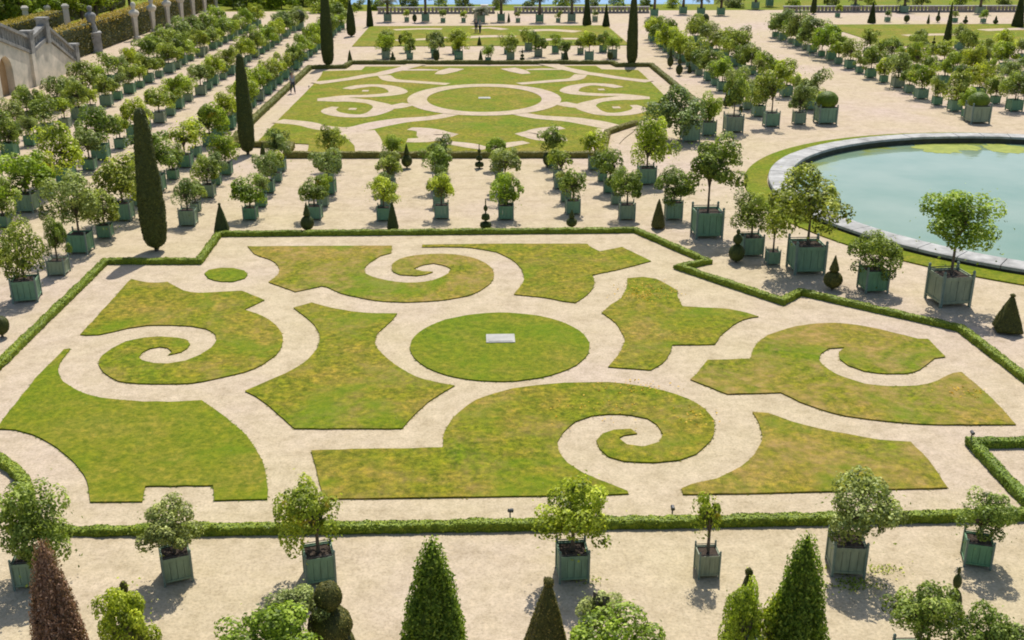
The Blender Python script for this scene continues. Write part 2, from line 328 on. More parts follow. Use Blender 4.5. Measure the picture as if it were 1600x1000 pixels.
# far parterre: one lawn slab with gravel scrolls laid on it
lawn([(404,221),(437,186),(495,127),(505,112),(565,110),(571,104.5),(931,103.5),(940,109),(997,110),(1010,122),(1040,152),(1062,178),(990,192),(948,206),(930,238),(480,240),(483,226),(447,224)], M['lawn_far'], .05)
def strip(pts, w, z, mat, name, world=False):
    P = [Vector(p[:2]) for p in pts] if world else [at(*p).to_2d() for p in pts]
    ws = w if isinstance(w, (list, tuple)) else [w] * len(P)
    L = smooth_loop(P, False, .4, 80); n = len(L); V = []; F = []
    for i, p in enumerate(L):
        d = (L[min(i + 1, n - 1)] - L[max(i - 1, 0)]).normalized(); nn = Vector((-d.y, d.x))
        t = i / (n - 1) * (len(ws) - 1); k = min(int(t), len(ws) - 2); ww = ws[k] + (ws[k + 1] - ws[k]) * (t - k)
        V += [(*(p + nn * ww / 2), z), (*(p - nn * ww / 2), z)]
    F = [(2 * i, 2 * i + 1, 2 * i + 3, 2 * i + 2) for i in range(n - 1)]
    me = bpy.data.meshes.new(name); me.from_pydata(V, [], F); me.update()
    if me.polygons[0].normal.z < 0: me.flip_normals()
    return tag(link(name, me, mat), kind='structure')
FC = (.8, 86.3)
scrolls = [
 ([(707,179),(675,185),(625,189.5),(587,196),(563,201.5),(540,203.5),(520,202.5),(500,200),(475,194),(434,190)], [1.2,1.3,1.5,1.8,2.0,1.8,1.5,1.4,1.4,1.5]),
 ([(556,206),(570,219),(578,231),(583,241)], [2.6,2.2,1.8,2.2]),
 ([(640,202),(662,204),(676,209),(676,216),(660,220),(636,220.5)], [.9,1.5,2.2,2.3,1.6,1.2]),
 ([(684,209),(699,211),(678,217)], [1.2,1.6,1.2]),
 ([(700,224),(730,228),(760,234)], [.9,1.3,.8]),
 ([(496,157),(520,156.5),(545,157),(575,160),(597,166),(596,173),(575,181),(545,182),(520,178),(514,173),(524,168)], [1.1,2.2,1.5,1.1,1.5,1.7,1.3,1.2,1.3,1.2,.6]),
 ([(596,169),(617,168),(640,163)], [1.7,1.6,1.4]),
 ([(500,156.5),(540,152),(575,151),(604,149),(622,145),(612,138),(587,134.5),(562,136),(542,140)], [1.0,1.2,1.2,1.4,1.6,1.4,1.2,1.4,1.0]),
 ([(492,131),(540,125),(575,119),(595,116.5),(607,113),(625,109),(652,101)], [1.6,1.2,1.3,1.5,1.4,1.4,2.0]),
 ([(600,119),(612,126),(650,129),(700,132.5)], [1.2,1.3,1.2,1.1]),
 ([(630,110.5),(660,110),(685,110.5)], [.7,1.1,.6]),
 ([(686,117),(700,112),(714,108)], [.9,1.8,1.6]),
 ([(545,171.5),(557,171.5)], [.8,.8]), ([(566,143),(576,143)], [.8,.8]),
]
zz = .054
for pts, w in scrolls:
    Pw = [at(*p) for p in pts]
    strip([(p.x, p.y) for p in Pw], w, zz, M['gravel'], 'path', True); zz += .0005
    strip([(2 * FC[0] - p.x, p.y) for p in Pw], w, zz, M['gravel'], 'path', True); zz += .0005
ring = [(FC[0] + 5.35 * math.cos(a * math.pi / 24), FC[1] + 6.95 * math.sin(a * math.pi / 24)) for a in range(49)]
strip(ring, 1.55, zz + .002, M['gravel'], 'path', True)
# lawns behind the far row of tubs
lawn([(-13.5, 122.5), (17.5, 122.5), (17.5, 145), (-13.5, 145)], M['lawn_far'], .05, True, False)
lawn([(46, 120.5), (92, 120.5), (92, 145), (46, 145)], M['lawn_far'], .05, True, False)
for (x0, y0, x1, y1, w) in ((-9,128,-3,131,1.6),(-1,131,5,131.5,2.2),(6,138,13,137,2.2),(-10,140,-4,141,1.6),(8,128,13,129,1.6),(0,141,4,140,1.5),(52,131,60,132,2),(64,137,72,139,2.2),(76,128,84,129,2)):
    strip([(x0, y0), ((x0 + x1) / 2, y0 + 1.2), (x1, y1)], w, .056, M['gravel'], 'path', True)

# short grass standing on the near lawns
def grass(N=26000):
    areas = []
    for T, h, mat, L in LAWNS[:-1]:
        a = T[:, 1] - T[:, 0]; b = T[:, 2] - T[:, 0]; areas.append(np.abs(a[:, 0] * b[:, 1] - a[:, 1] * b[:, 0]) / 2)
    tot = sum(x.sum() for x in areas)
    for want, gm in ((M['lawn'], 'tuft'), (M['lawn_dry'], 'tuft'), (M['lawn_green'], 'tuft_green')):
        nm = 'grass'
        Ps = []
        for (T, h, mat, L), ar in zip(LAWNS[:-1], areas):
            if mat is not want: continue
            k = int(N * ar.sum() / tot); i = RNG.choice(len(T), k, p=ar / ar.sum()); r = RNG.random((k, 2)); f = r.sum(1) > 1; r[f] = 1 - r[f]
            Ps.append(np.c_[T[i, 0] + (T[i, 1] - T[i, 0]) * r[:, :1] + (T[i, 2] - T[i, 0]) * r[:, 1:], np.full(k, h - .01)])
            e = np.roll(L, -1, 0) - L; ln = np.hypot(*e.T); k2 = int(ln.sum() * 14); j = RNG.choice(len(L), k2, p=ln / ln.sum())
            Ps.append(np.c_[L[j] + e[j] * RNG.random((k2, 1)) + RNG.normal(0, .012, (k2, 2)), np.full(k2, h - .035)])
        P = np.concatenate(Ps); k = len(P)
        an = RNG.random(k) * 6.283; hh = RNG.uniform(.008, .024, k); w = RNG.uniform(.02, .05, k)
        t = np.c_[np.cos(an), np.sin(an), np.zeros(k)] * w[:, None]; lean = RNG.normal(0, .04, (k, 3)); lean[:, 2] = hh
        V = np.stack([P - t, P + t, P + lean], 1).reshape(-1, 3); F = np.arange(3 * k).reshape(-1, 3)
        tag(link(nm, mesh_np(nm, V, F, RNG.random(k)), M[gm]), kind='stuff')
grass()

# ------------------------------------------------------------------ foliage generators
def leaf_quads(P, N, size, rng, asp=.55, spread=.7, droop=.15):
    k = len(P); N = N + rng.normal(0, spread, (k, 3)); N /= np.linalg.norm(N, axis=1)[:, None] + 1e-9
    R = rng.normal(0, 1, (k, 3)); T = np.cross(N, R); T /= np.linalg.norm(T, axis=1)[:, None] + 1e-9; B = np.cross(N, T)
    L = (size * rng.uniform(.65, 1.35, k))[:, None]
    V = np.stack([P - T * L * .5, P + B * L * asp * .5 + N * L * .1, P + T * L * .5 - N * L * droop, P - B * L * asp * .5 + N * L * .1], 1).reshape(-1, 3)
    return V, np.arange(4 * k).reshape(-1, 4)
def crown_mesh(seed, leaves=3200, lobes=20, size=.085, flat=1.0, loose=.10, wob=.16):
    rng = np.random.default_rng(seed)
    d = rng.normal(0, 1, (lobes, 3)); d /= np.linalg.norm(d, axis=1)[:, None]
    d[:, 2] = np.where(d[:, 2] < -.55, -d[:, 2], d[:, 2])
    C = d * rng.uniform(.42, .86, lobes)[:, None]; R = rng.uniform(.19, .34, lobes)
    C = np.r_[C, [[0, 0, 0]]]; R = np.r_[R, [.46]]
    i = rng.choice(len(R), leaves, p=R ** 2 / (R ** 2).sum()); u = rng.normal(0, 1, (leaves, 3)); u /= np.linalg.norm(u, axis=1)[:, None]
    P = C[i] + u * (R[i] * rng.uniform(.72, 1.02, leaves))[:, None]
    dist = np.linalg.norm(P[:, None] - C[None], axis=2) / R[None]
    inside = (dist < .70).sum(1) > 0
    keep = (~inside | (rng.random(leaves) < .2)) & (u[:, 2] > -.75); P, u, i = P[keep], u[keep], i[keep]
    # stray shoots outside the clumps
    s = int(len(P) * loose); q = rng.normal(0, 1, (s, 3)); q /= np.linalg.norm(q, axis=1)[:, None]; q2 = q * rng.uniform(.85, 1.12, s)[:, None]
    P = np.r_[P, q2]; u = np.r_[u, q]; lt = rng.uniform(-.32, .30, lobes + 1); lt[-1] = -.35; ct = np.r_[lt[i], np.zeros(s)]  # central clump toned darker: shade inside the crown put into leaf colour
    P[:, 2] *= flat; P = P * (1 + wob * (1.2 * np.sin(P[:, :1] * 2.3 + seed) + np.sin(P[:, 1:2] * 3.1 + seed * 2)))
    lo, hi = np.percentile(P, 1, 0), np.percentile(P, 99, 0); P = (P - (lo + hi) / 2) / ((hi - lo) / 2)
    V, F = leaf_quads(P, u + np.array([0, 0, .3]), size, rng, .6, .36)
    tone = np.clip(.5 + ct + rng.normal(0, .22, len(P)), 0, 1)
    return mesh_np('crown', V, F, tone)
CROWNS = [crown_mesh(100 + i, 4600, 15 + i, .13, 1.0, .012) for i in range(12)]
THIN = [crown_mesh(140 + i, 1100, 12, .18, 1.0, .3) for i in range(3)]
FINE = [crown_mesh(160 + i, 7600, 22 + 3 * i, .105, 1.0, .012, .08) for i in range(5)]
def trunk_mesh(seed, forks=5):
    r = random.Random(seed); bm = bmesh.new()
    tube(bm, [(0,0,0),(r.uniform(-.05,.05),r.uniform(-.05,.05),.5),(0,0,1.0)], [1,.82,.7], 8)
    for k in range(forks):
        a = 6.283 * k / forks + r.uniform(-.4,.4); e = r.uniform(2.0,4.5)
        tube(bm, [(0,0,.95),(math.cos(a)*e*.45,math.sin(a)*e*.45,1.10),(math.cos(a)*e*1.3,math.sin(a)*e*1.3,1.22 + r.uniform(0,.12))], [.45,.3,.1], 6)
    return mesh_bm('trunk', bm, True)
TRUNKS = [trunk_mesh(s) for s in range(4)]
def tub_mesh(full):
    bm = bmesh.new(); n = 4
    for s in range(4):
        for k in range(n):
            a0 = -.46 + .92 * k / n + .006; a1 = -.46 + .92 * (k + 1) / n - .006; d = .008 * ((k + s) % 2)
            y0, y1 = .43, .462 + d
            if s == 0: bx(bm, a0, a1, y0, y1, .12, .93)
            elif s == 1: bx(bm, a0, a1, -y1, -y0, .12, .93)
            elif s == 2: bx(bm, y0, y1, a0, a1, .12, .93)
            else: bx(bm, -y1, -y0, a0, a1, .12, .93)
    for z0, z1 in ((.14, .20), (.86, .97)):
        bx(bm, -.44, .44, .472, .492, z0, z1); bx(bm, -.44, .44, -.492, -.472, z0, z1)
        bx(bm, .472, .492, -.44, .44, z0 + .002, z1 - .002); bx(bm, -.492, -.472, -.44, .44, z0 + .002, z1 - .002)
    bx(bm, -.44, .44, -.44, .44, .10, .14)
    if not full:
        for sx in (-1, 1):
            for sy in (-1, 1): post_bm(bm, sx, sy)
    return mesh_bm('tub', bm)
def post_bm(bm, sx, sy):
    x, y, w = .47 * sx, .47 * sy, .036
    bx(bm, x - w, x + w, y - w, y + w, 0, 1.05)
    n = 8
    prof = [(.02, 1.05), (.045, 1.08), (.05, 1.11), (.04, 1.145), (.012, 1.17)]; rings = []
    for r, z in prof: rings.append([bm.verts.new((x + r * math.cos(6.283 * k / n), y + r * math.sin(6.283 * k / n), z)) for k in range(n)])
    for a, b in zip(rings, rings[1:]):
        for k in range(n): bm.faces.new((a[k], a[(k + 1) % n], b[(k + 1) % n], b[k]))
    bm.faces.new(rings[0][::-1]); bm.faces.new(rings[-1])
TUB_FULL, TUB_FAR = tub_mesh(True), tub_mesh(False)
POSTS = []
for sx in (-1, 1):
    for sy in (-1, 1):
        bm = bmesh.new(); post_bm(bm, sx, sy); POSTS.append(mesh_bm('corner_post', bm))
bm = bmesh.new()
tube(bm, [(-.435, 0, 1.02), (.435, 0, 1.02)], [.016, .016], 6)
RAIL = mesh_bm('iron_rail', bm)
def soil_mesh():
    bm = bmesh.new(); bmesh.ops.create_grid(bm, x_segments=8, y_segments=8, size=.425)
    for v in bm.verts: v.co.z = .90 + .03 * noise.noise(v.co * 6)
    return mesh_bm('soil', bm, True)
SOIL = soil_mesh()
G_TREE = 'orange trees in green boxes set out over the gravel'
TREES = []
def potted(X, Y, tub, h_tub, zc, r, rz, label, mat, mesh=None, near=True, name='potted_orange_tree', ang=None):
    """tub width / height, crown centre height, crown radii (horizontal, vertical)"""
    rr = random.Random(int(X * 71 + Y * 131))
    root = empty(name, (X, Y, 0), rr.uniform(-.06, .06) if ang is None else ang)
    tag(root, label, 'potted tree', G_TREE)
    t = link('tub', TUB_FULL if near else TUB_FAR, M['tub'], root); t.scale = (tub, tub, h_tub)
    if near:
        for q in POSTS: link('corner_post', q, M['post'], t)
        link('soil', SOIL, M['soil'], t); link('iron_rail', RAIL, M['metal'], t).location = (0, .47, 0); link('iron_rail', RAIL, M['metal'], t).location = (0, -.47, 0)
    tr = link('trunk', rr.choice(TRUNKS), M['bark'], root); rt = .035 + .018 * r
    tr.location = (0, 0, h_tub * .88); z0 = max(zc - rz * .5, h_tub + .05); tr.scale = (rt, rt, z0 - h_tub * .88); tr.rotation_euler = (0, 0, rr.uniform(0, 6))
    c = link('crown', mesh or rr.choice(CROWNS), M[mat], root)
    c.location = (rr.uniform(-.04, .04), rr.uniform(-.04, .04), zc); c.scale = (r, r * rr.uniform(.94, 1.06), rz); c.rotation_euler = (0, 0, rr.uniform(0, 6.28))
    TREES.append(root); return root
def traced(bx_, by, tw, cx0, cx1, yt, yb, label, mat='orange', mesh=None, hs=1.0, ang=None):
    """from the photo: tub's front bottom edge (px), tub width, crown box"""
    p = at(bx_, by); w = tw / scale_at(p); p = at(bx_, by) + Vector((0, w * .5, 0))
    ym = (yt + yb) / 2; zc = zrow(p, ym); s = scale_at(p, zc); r = (cx1 - cx0) / 2 / s * .95
    dep = math.atan2(HC - zc, fwd(p)); ha = (yb - yt) / 2 / s * .97
    rz = math.sqrt(max(ha * ha - (r * math.sin(dep)) ** 2, .15 * r * r)) / math.cos(dep)
    q = at((cx0 + cx1) / 2, ym, zc)
    o = potted(p.x, p.y, w, w * hs, zc, r, rz, label, mat, mesh, True, ang=ang)
    for c in o.children:
        if c.name.startswith('crown'): c.location.x += max(-.5 * r, min(.5 * r, q.x - p.x))
    return o

# ------------------------------------------------------------------ hedges
def hedge(paths, w, h, label, mat, dens=420, leaf=.05, seed=1, ragged=None):
    """one clipped hedge following open polylines (world xy)"""
    rng = np.random.default_rng(seed); V = []; F = []; LP = []; LN = []
    for pts in paths:
        P = [Vector(p[:2]) for p in pts]; n0 = len(P); nodes = []
        for i, p in enumerate(P):
            a = (P[i] - P[i - 1]).normalized() if i else (P[1] - P[0]).normalized(); b = (P[i + 1] - P[i]).normalized() if i < n0 - 1 else a
            na, nb = Vector((-a.y, a.x)), Vector((-b.y, b.x)); m = (na + nb).normalized(); m = m / max(.45, m.dot(na)); nodes.append((p, m))
        prof = [(-.5, 0), (-.53, .35), (-.51, .72), (-.44, .95), (-.2, 1.0), (.2, 1.0), (.44, .95), (.51, .72), (.53, .35), (.5, 0)]
        base = len(V); rows = 0
        for i in range(n0 - 1):
            k = max(1, int((P[i + 1] - P[i]).length / .14))
            for j in range(k + (1 if i == n0 - 2 else 0)):
                t = j / k; c = nodes[i][0].lerp(nodes[i + 1][0], t); m = nodes[i][1].lerp(nodes[i + 1][1], t)
                hv = h * (1 + .16 * noise.noise(Vector((c.x * 1.1, c.y * 1.1, seed)))); wv = w * (1 + .14 * noise.noise(Vector((c.x * .9, c.y * .9, seed + 9))))
                if ragged and ragged[0] < c.x < ragged[1]:
                    q = noise.noise(Vector((c.x * 1.3, 3.3, 1))); hv *= .82 + .45 * q; wv *= 1 + .5 * q
                for u, z in prof:
                    jx, jy, jz = rng.normal(0, .016, 3); V.append((c.x + m.x * u * wv + jx, c.y + m.y * u * wv + jy, max(0, z * hv + (jz if z else 0))))
                rows += 1
        q = len(prof)
        for r_ in range(rows - 1):
            for e in range(q - 1):
                a = base + r_ * q + e; F.append((a, a + 1, a + 1 + q, a + q))
        F.append(tuple(base + e for e in (0, 3, 6, 9))); z = base + (rows - 1) * q; F.append(tuple(z + e for e in (9, 6, 3, 0)))
    Va = np.array(V); Fa = np.array(F); T = rng.uniform(.25, .6, len(Fa))
    A, B, C, D = (Va[Fa[:, i]] for i in range(4)); N = np.cross(C - A, D - B); ar = np.linalg.norm(N, axis=1) / 2; N /= (2 * ar + 1e-9)[:, None]
    k = int(ar.sum() * dens); i = rng.choice(len(Fa), k, p=ar / ar.sum()); u, v = rng.random((2, k, 1))
    LPt = (A[i] * (1 - u) + B[i] * u) * (1 - v) + (D[i] * (1 - u) + C[i] * u) * v
    nn = -N[i]; cen = Va.mean(0)
    up = nn[:, 2] < -.3; nn[up] *= -1
    lv, lf = leaf_quads(LPt + nn * .012, nn + np.array([0, 0, .25]), leaf, rng, .6, .38)
    patch = np.array([noise.noise(Vector((x * .8, y * .8, 4))) for x, y, _ in LPt]) * .28
    me = mesh_np('box_hedge', np.r_[Va, lv], np.r_[Fa, lf + len(Va)], np.r_[T, np.clip(.55 + patch + rng.normal(0, .2, k), 0, 1)])
    return tag(link('box_hedge', me, mat), label, 'hedge', 'low clipped box hedges edging the lawns')
W2 = lambda L: [at(*p) for p in L]
hedge([W2([(-160,728),(0,573),(165,412),(311,412),(342,369),(993,363),(1106,412),(1061,421),(1222,475),(1250,460),(1500,517),(1600,594),(1660,640)])], .28, .23,
      'long zigzag box hedge running behind and beside the near scroll lawn', M['box'], 560, .06, 1)
hedge([[at(*p) for p in ((-60,690),(0,722),(25,741),(38,757),(45,778),(48,805),(62,832))] + W2([(130,834),(400,832),(800,826),(1200,818),(1600,810),(1720,808)])], .28, .22,
      'straight box hedge across the front of the near lawn, patchy at its left end', M['box'], 700, .06, 2, (-11.5, -7.2))
hedge([W2([(1760,694),(1519,698),(1562,745),(1605,789),(1650,835)])], .29, .24, 'angled box hedge corner by the metal post at the right of the near lawn', M['box'], 600, .06, 3)
hedge([W2([(360,228),(398,188),(484,108),(538,107),(549,100.3),(956,100.3),(965,104.5),(1017,104),(1082,158),(1092,172)])], .42, .36, 'box hedge round the back and sides of the far scroll lawn', M['boxfar'], 260, .09, 4)
hedge([W2([(360,229),(455,230.5),(448,246.5),(940,246),(949,211),(994,196)])], .40, .36, 'box hedge along the front of the far scroll lawn facing the tubs', M['boxfar'], 300, .085, 5)

# ------------------------------------------------------------------ round pool
PC, PR = Vector((31.6, 54.0)), 17.15
def annulus(name, r0, r1, z0, z1, mat, seg=160):
    bm = bmesh.new(); rings = []
    for r, z in ((r1, z0), (r1, z1), (r0, z1), (r0, z0 - .1)):
        rings.append([bm.verts.new((PC.x + r * math.cos(6.28319 * k / seg), PC.y + r * math.sin(6.28319 * k / seg), z)) for k in range(seg)])
    for a, b in zip(rings, rings[1:]):
        for k in range(seg): bm.faces.new((a[k], a[(k + 1) % seg], b[(k + 1) % seg], b[k]))
    return mesh_bm(name, bm)
tag(link('grass_verge', annulus('grass_verge', 15.88, PR, -.02, .06, M['lawn_green']), M['lawn_green']), kind='structure')
pool = empty('round_pool', (0, 0, 0)); tag(pool, 'big round stone rimmed pool of pale turquoise water', 'pool')
# coping stones with joints, ring wall and water
bm = bmesh.new(); NS = 56
for k in range(NS):
    a0, a1 = 6.28319 * k / NS + .0012, 6.28319 * (k + 1) / NS - .0012; dz = random.Random(k).uniform(-.008, .008); v = []
    for s in range(5):
        a = a0 + (a1 - a0) * s / 4
        for r, z in ((14.62, .16), (14.64, .29 + dz), (14.69, .31 + dz), (15.74, .31 + dz), (15.82, .28 + dz), (15.84, .16)): v.append(bm.verts.new((PC.x + r * math.cos(a), PC.y + r * math.sin(a), z)))
    for s in range(4):
        for e in range(6): bm.faces.new((v[s*6+e], v[s*6+(e+1)%6], v[s*6+6+(e+1)%6], v[s*6+6+e]))
    bm.faces.new(v[:6]); bm.faces.new(v[-6:][::-1])
link('coping', mesh_bm('coping', bm), M['coping'], pool)
link('rim_wall', annulus('rim_wall', 14.72, 15.76, -.02, .17, M['shaded']), M['shaded'], pool)
link('basin_wall', annulus('basin_wall', 14.725, 15.02, -.9, .0, M['shaded']), M['shaded'], pool)
me = bpy.data.meshes.new('water'); me.from_pydata([(PC.x + 14.74 * math.cos(6.28319 * k / 128), PC.y + 14.74 * math.sin(6.28319 * k / 128), -.16) for k in range(128)], [], [list(range(128))])
link('water', me, M['water'], pool)
def green_patch(px, py, rx, ry, seed):  # flat irregular yellow-green patch just above the water
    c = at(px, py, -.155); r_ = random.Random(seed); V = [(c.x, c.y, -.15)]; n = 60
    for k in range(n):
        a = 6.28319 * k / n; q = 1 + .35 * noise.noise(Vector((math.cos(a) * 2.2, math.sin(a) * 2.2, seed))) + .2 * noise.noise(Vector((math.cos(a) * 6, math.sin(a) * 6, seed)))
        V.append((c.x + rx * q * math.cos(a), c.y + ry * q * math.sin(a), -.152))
    me = bpy.data.meshes.new('green_patch'); me.from_pydata(V, [], [(0, 1 + k, 1 + (k + 1) % n) for k in range(n)]); tag(link('green_patch', me, M['green_patch']), kind='stuff')
green_patch(1465, 232, 1.35, 1.5, 1); green_patch(1508, 230.5, 1.0, .9, 2); green_patch(1570, 232, 1.3, 1.5, 3)
# stone slab in the middle of each round lawn
def slab(p, w, d, label):
    bm = bmesh.new(); bx(bm, -w/2, w/2, -d/2, d/2, 0, .07); bmesh.ops.bevel(bm, geom=bm.edges[:], offset=.015, segments=1)
    bx(bm, -w/2+.08, w/2-.08, -d/2+.08, d/2-.08, .068, .085)
    o = link('stone_slab', mesh_bm('stone_slab', bm), M['slab']); o.location = p; tag(o, label, 'slab', 'pale stone slabs on the round lawns')
slab(at(782, 531) , 1.0, .78, 'pale rectangular stone slab in the middle of the near round lawn')
slab(at(757, 154), .95, .8, 'pale stone slab in the middle of the far oval lawn')

# ------------------------------------------------------------------ cypresses and clipped topiary
def foliage_lathe(name, prof, seed, n=28, jit=.05, leaves=2500, leaf=.07, sq=False, out=.02, spread=.55):
    """closed clipped body with leaf sprays over it; profile (radius, z)"""
    rng = np.random.default_rng(seed); fine = []
    for (r0, z0), (r1, z1) in zip(prof, prof[1:]):
        k = max(1, int(math.hypot(r1 - r0, z1 - z0) / .12))
        for j in range(k): fine.append((r0 + (r1 - r0) * j / k, z0 + (z1 - z0) * j / k))
    fine.append(prof[-1]); V = []
    for r, z in fine:
        for k in range(n):
            a = 6.28319 * (k + .5) / n; q = r / (max(abs(math.cos(a)), abs(math.sin(a))) ** .93 if sq else 1)
            q *= 1 + jit * (1.6 * noise.noise(Vector((math.cos(a) * 2, math.sin(a) * 2, z * 1.7 + seed * 3))) + .5 * rng.normal())
            V.append((q * math.cos(a), q * math.sin(a), z))
    m = len(fine); F = [(i * n + k, i * n + (k + 1) % n, (i + 1) * n + (k + 1) % n, (i + 1) * n + k) for i in range(m - 1) for k in range(n)]
    V.append((0, 0, fine[0][1])); V.append((0, 0, fine[-1][1] + .01)); b, t = len(V) - 2, len(V) - 1
    for k in range(0, n, 2):
        F.append((b, (k + 2) % n, k + 1, k)); o = (m - 1) * n; F.append((t, o + k, o + k + 1, o + (k + 2) % n))
    Va, Fa = np.array(V), np.array(F)
    A, B, C, D = (Va[Fa[:, i]] for i in range(4)); N = np.cross(C - A, D - B); ar = np.linalg.norm(N, axis=1) / 2; N /= (2 * ar + 1e-9)[:, None]
    i = rng.choice(len(Fa), leaves, p=ar / ar.sum()); u, v = rng.random((2, leaves, 1))
    P = (A[i] * (1 - u) + B[i] * u) * (1 - v) + (D[i] * (1 - u) + C[i] * u) * v + N[i] * (out * rng.uniform(-.3, 1.2, leaves))[:, None]
    lv, lf = leaf_quads(P, N[i] + np.array([0, 0, .3]), leaf, rng, .5, spread)
    return mesh_np(name, np.r_[Va, lv], np.r_[Fa, lf + len(Va)], np.r_[rng.uniform(.1, .4, len(Fa)), np.clip(rng.normal(.5, .22, leaves), 0, 1)])
CYP = foliage_lathe('foliage', [(.05,.0),(.10,.18),(.32,.30),(.44,.55),(.50,1.0),(.52,1.6),(.49,2.6),(.42,3.8),(.34,4.9),(.25,5.8),(.19,6.15),(.06,6.28)], 3, 32, .05, 9000, .07)
CYPP = foliage_lathe('foliage', [(.05,.0),(.12,.15),(.34,.3),(.46,.7),(.50,1.4),(.47,2.4),(.38,3.8),(.26,5.0),(.12,6.1),(.02,6.6)], 5, 28, .05, 7000, .08)
CONE = foliage_lathe('foliage', [(.40,.05),(.50,.15),(.47,.6),(.38,1.6),(.27,3.0),(.16,4.4),(.05,5.7),(.01,6.0)], 6, 24, .03, 6000, .08)
def cypress(px, py, top, w, mesh, h0, w0, label):
    p = at(px, py); p.y += .1; h = zrow(p, top); s = scale_at(p)
    root = empty('cypress', p); tag(root, label, 'cypress', 'dark clipped cypresses standing at the lawn corners')
    f = link('foliage', mesh, M['dark'], root); k = w / s / w0; f.scale = (k, k, h / h0); f.rotation_euler = (0, 0, px % 6)
    bm = bmesh.new(); tube(bm, [(0,0,-.02),(0,0,.15),(0,0,.5)], [.10,.08,.05]); link('trunk', mesh_bm('trunk', bm), M['bark'], root)
    return root
cypress(244, 393, 169, 39, CYP, 6.28, 1.04, 'tall dark flat topped cypress column casting a shadow over the left hedge')
cypress(387, 242, 84, 24, CYP, 6.28, 1.04, 'dark cypress column at the front left corner of the far lawn')
cypress(513, 105, -24, 19, CYP, 6.28, 1.04, 'dark cypress column at the back left corner of the far lawn')
cypress(987, 103, -28, 17, CYPP, 6.6, 1.0, 'slender dark cypress column at the back right corner of the far lawn')
cypress(549, 57, 0, 14, CYPP, 6.6, 1.0, 'pointed dark cypress left of the pale strip behind the far lawn')
cypress(578, 41.5, -22, 11, CONE, 6.0, 1.0, 'narrow dark cypress on the far gravel left of centre')
cypress(917, 39, -18, 14, CONE, 6.0, 1.0, 'dark cone cypress on the far gravel right of centre')
cypress(947, 41.5, 6, 12, CONE, 6.0, 1.0, 'short dark cone cypress beside the taller far cone')
cypress(1479, 75, 2, 14, CONE, 6.0, 1.0, 'tall dark cone cypress among the tubs beyond the pool')
cypress(1362, 36, 2, 13, CONE, 6.0, 1.0, 'small dark cone cypress against the bright far grass')
cypress(1590, 42, -20, 18, CONE, 6.0, 1.0, 'broad dark cone cypress at the far right edge')
cypress(1271, 22, -14, 9, CYPP, 6.6, 1.0, 'far dark cypress between palms above the right tubs')

def ball(z, r, sq=.95, k=7): return [(max(.02, r * math.sin(math.pi * i / k)), z + r * sq * (1 - math.cos(math.pi * i / k))) for i in range(k + 1)]
SHAPES = {   # (profile, height, widest, square)
 'pyramid': ([(.05,.0),(.05,.10),(.46,.12),(.50,.2),(.34,.85),(.2,1.4),(.07,1.86),(.06,1.88)] + ball(1.88,.09,1,5), 2.06, 1.0, True),
 'spire': ([(.06,.0),(.06,.08),(.44,.10),(.5,.22),(.4,.7),(.28,1.2),(.15,1.7),(.03,2.05)], 2.05, 1.0, False),
 'ball_cone': ([(.05,0),(.05,.12)] + ball(.12,.5,.95,8)[:-1] + [(.10,1.06),(.26,1.12),(.24,1.25),(.12,1.6),(.02,1.95)], 1.95, 1.0, False),
 'tiered': ([(.05,0),(.06,.14),(.42,.16),(.5,.28),(.44,.46),(.12,.52),(.07,.62),(.34,.68),(.38,.80),(.30,.98),(.07,1.04),(.05,1.2)] + ball(1.2,.19,.95,5)[:-1] + [(.04,1.6),(.05,1.72),(.04,1.95),(.01,2.0)], 2.0, 1.0, False),
 'two_ball': ([(.06,0),(.06,.08)] + ball(.08,.5,1.0,8)[:-1] + [(.1,1.1)] + ball(1.1,.29,1.0,6)[:-1] + [(.06,1.7)] + ball(1.7,.12,1.2,5), 1.99, 1.0, False),
 'ball': ([(.05,0),(.05,.15)] + ball(.15,.5,.95,9), 1.1, 1.0, False),
 'stacked': ([(.3,0),(.64,.08),(.70,.3),(.68,.7),(.60,.95),(.36,1.06),(.34,1.10),(.58,1.16),(.62,1.3),(.56,1.52),(.38,1.66),(.20,1.71),(.18,1.74)] + ball(1.72,.38,.92,8), 2.42, 1.4, False),
}
TOPI = {}
def topi_mesh(kind, lv=2200, leaf=.05):
    key = (kind, lv)
    if key not in TOPI: TOPI[key] = foliage_lathe('foliage', SHAPES[kind][0], 20 + len(TOPI), 28, .03, lv, leaf, SHAPES[kind][3], .012, .45)
    return TOPI[key]
def topiary(px, py, top, w, kind, label, mat='clip', lv=2200, leaf=.05, base=None):
    p = base or at(px, py); h = zrow(p, top); s = scale_at(p, h * .3); _, h0, w0, _ = SHAPES[kind]
    root = empty('topiary', p, (px * .37) % .5 - .25); tag(root, label, 'topiary', 'small clipped yew shapes dotted over the gravel')
    f = link('foliage', topi_mesh(kind, lv, leaf), M[mat], root); k = w / s / w0; f.scale = (k, k, h / h0)
    bm = bmesh.new(); tube(bm, [(0,0,-.02),(0,0,.12)], [.05,.045]); link('stem', mesh_bm('stem', bm), M['bark'], root)
    return root
topiary(347, 364, 317, 23, 'pyramid', 'little dark clipped pyramid at the notch of the near hedge', 'dark')
topiary(481, 362, 316, 21, 'ball_cone', 'dark clipped ball with a cone on top behind the near hedge', 'dark')
topiary(614, 360, 315, 18, 'spire', 'slim dark cone right beside the third tub column', 'dark')
topiary(759, 359, 310, 18, 'tiered', 'dark tiered cake stand topiary in the centre behind the near hedge', 'dark')
topiary(893, 356, 327, 17, 'ball_cone', 'dark ball topiary directly in front of a tub tree right of centre', 'dark')
topiary(1028, 357, 311, 22, 'spire', 'rough dark cone at the right end of the near hedge back line')
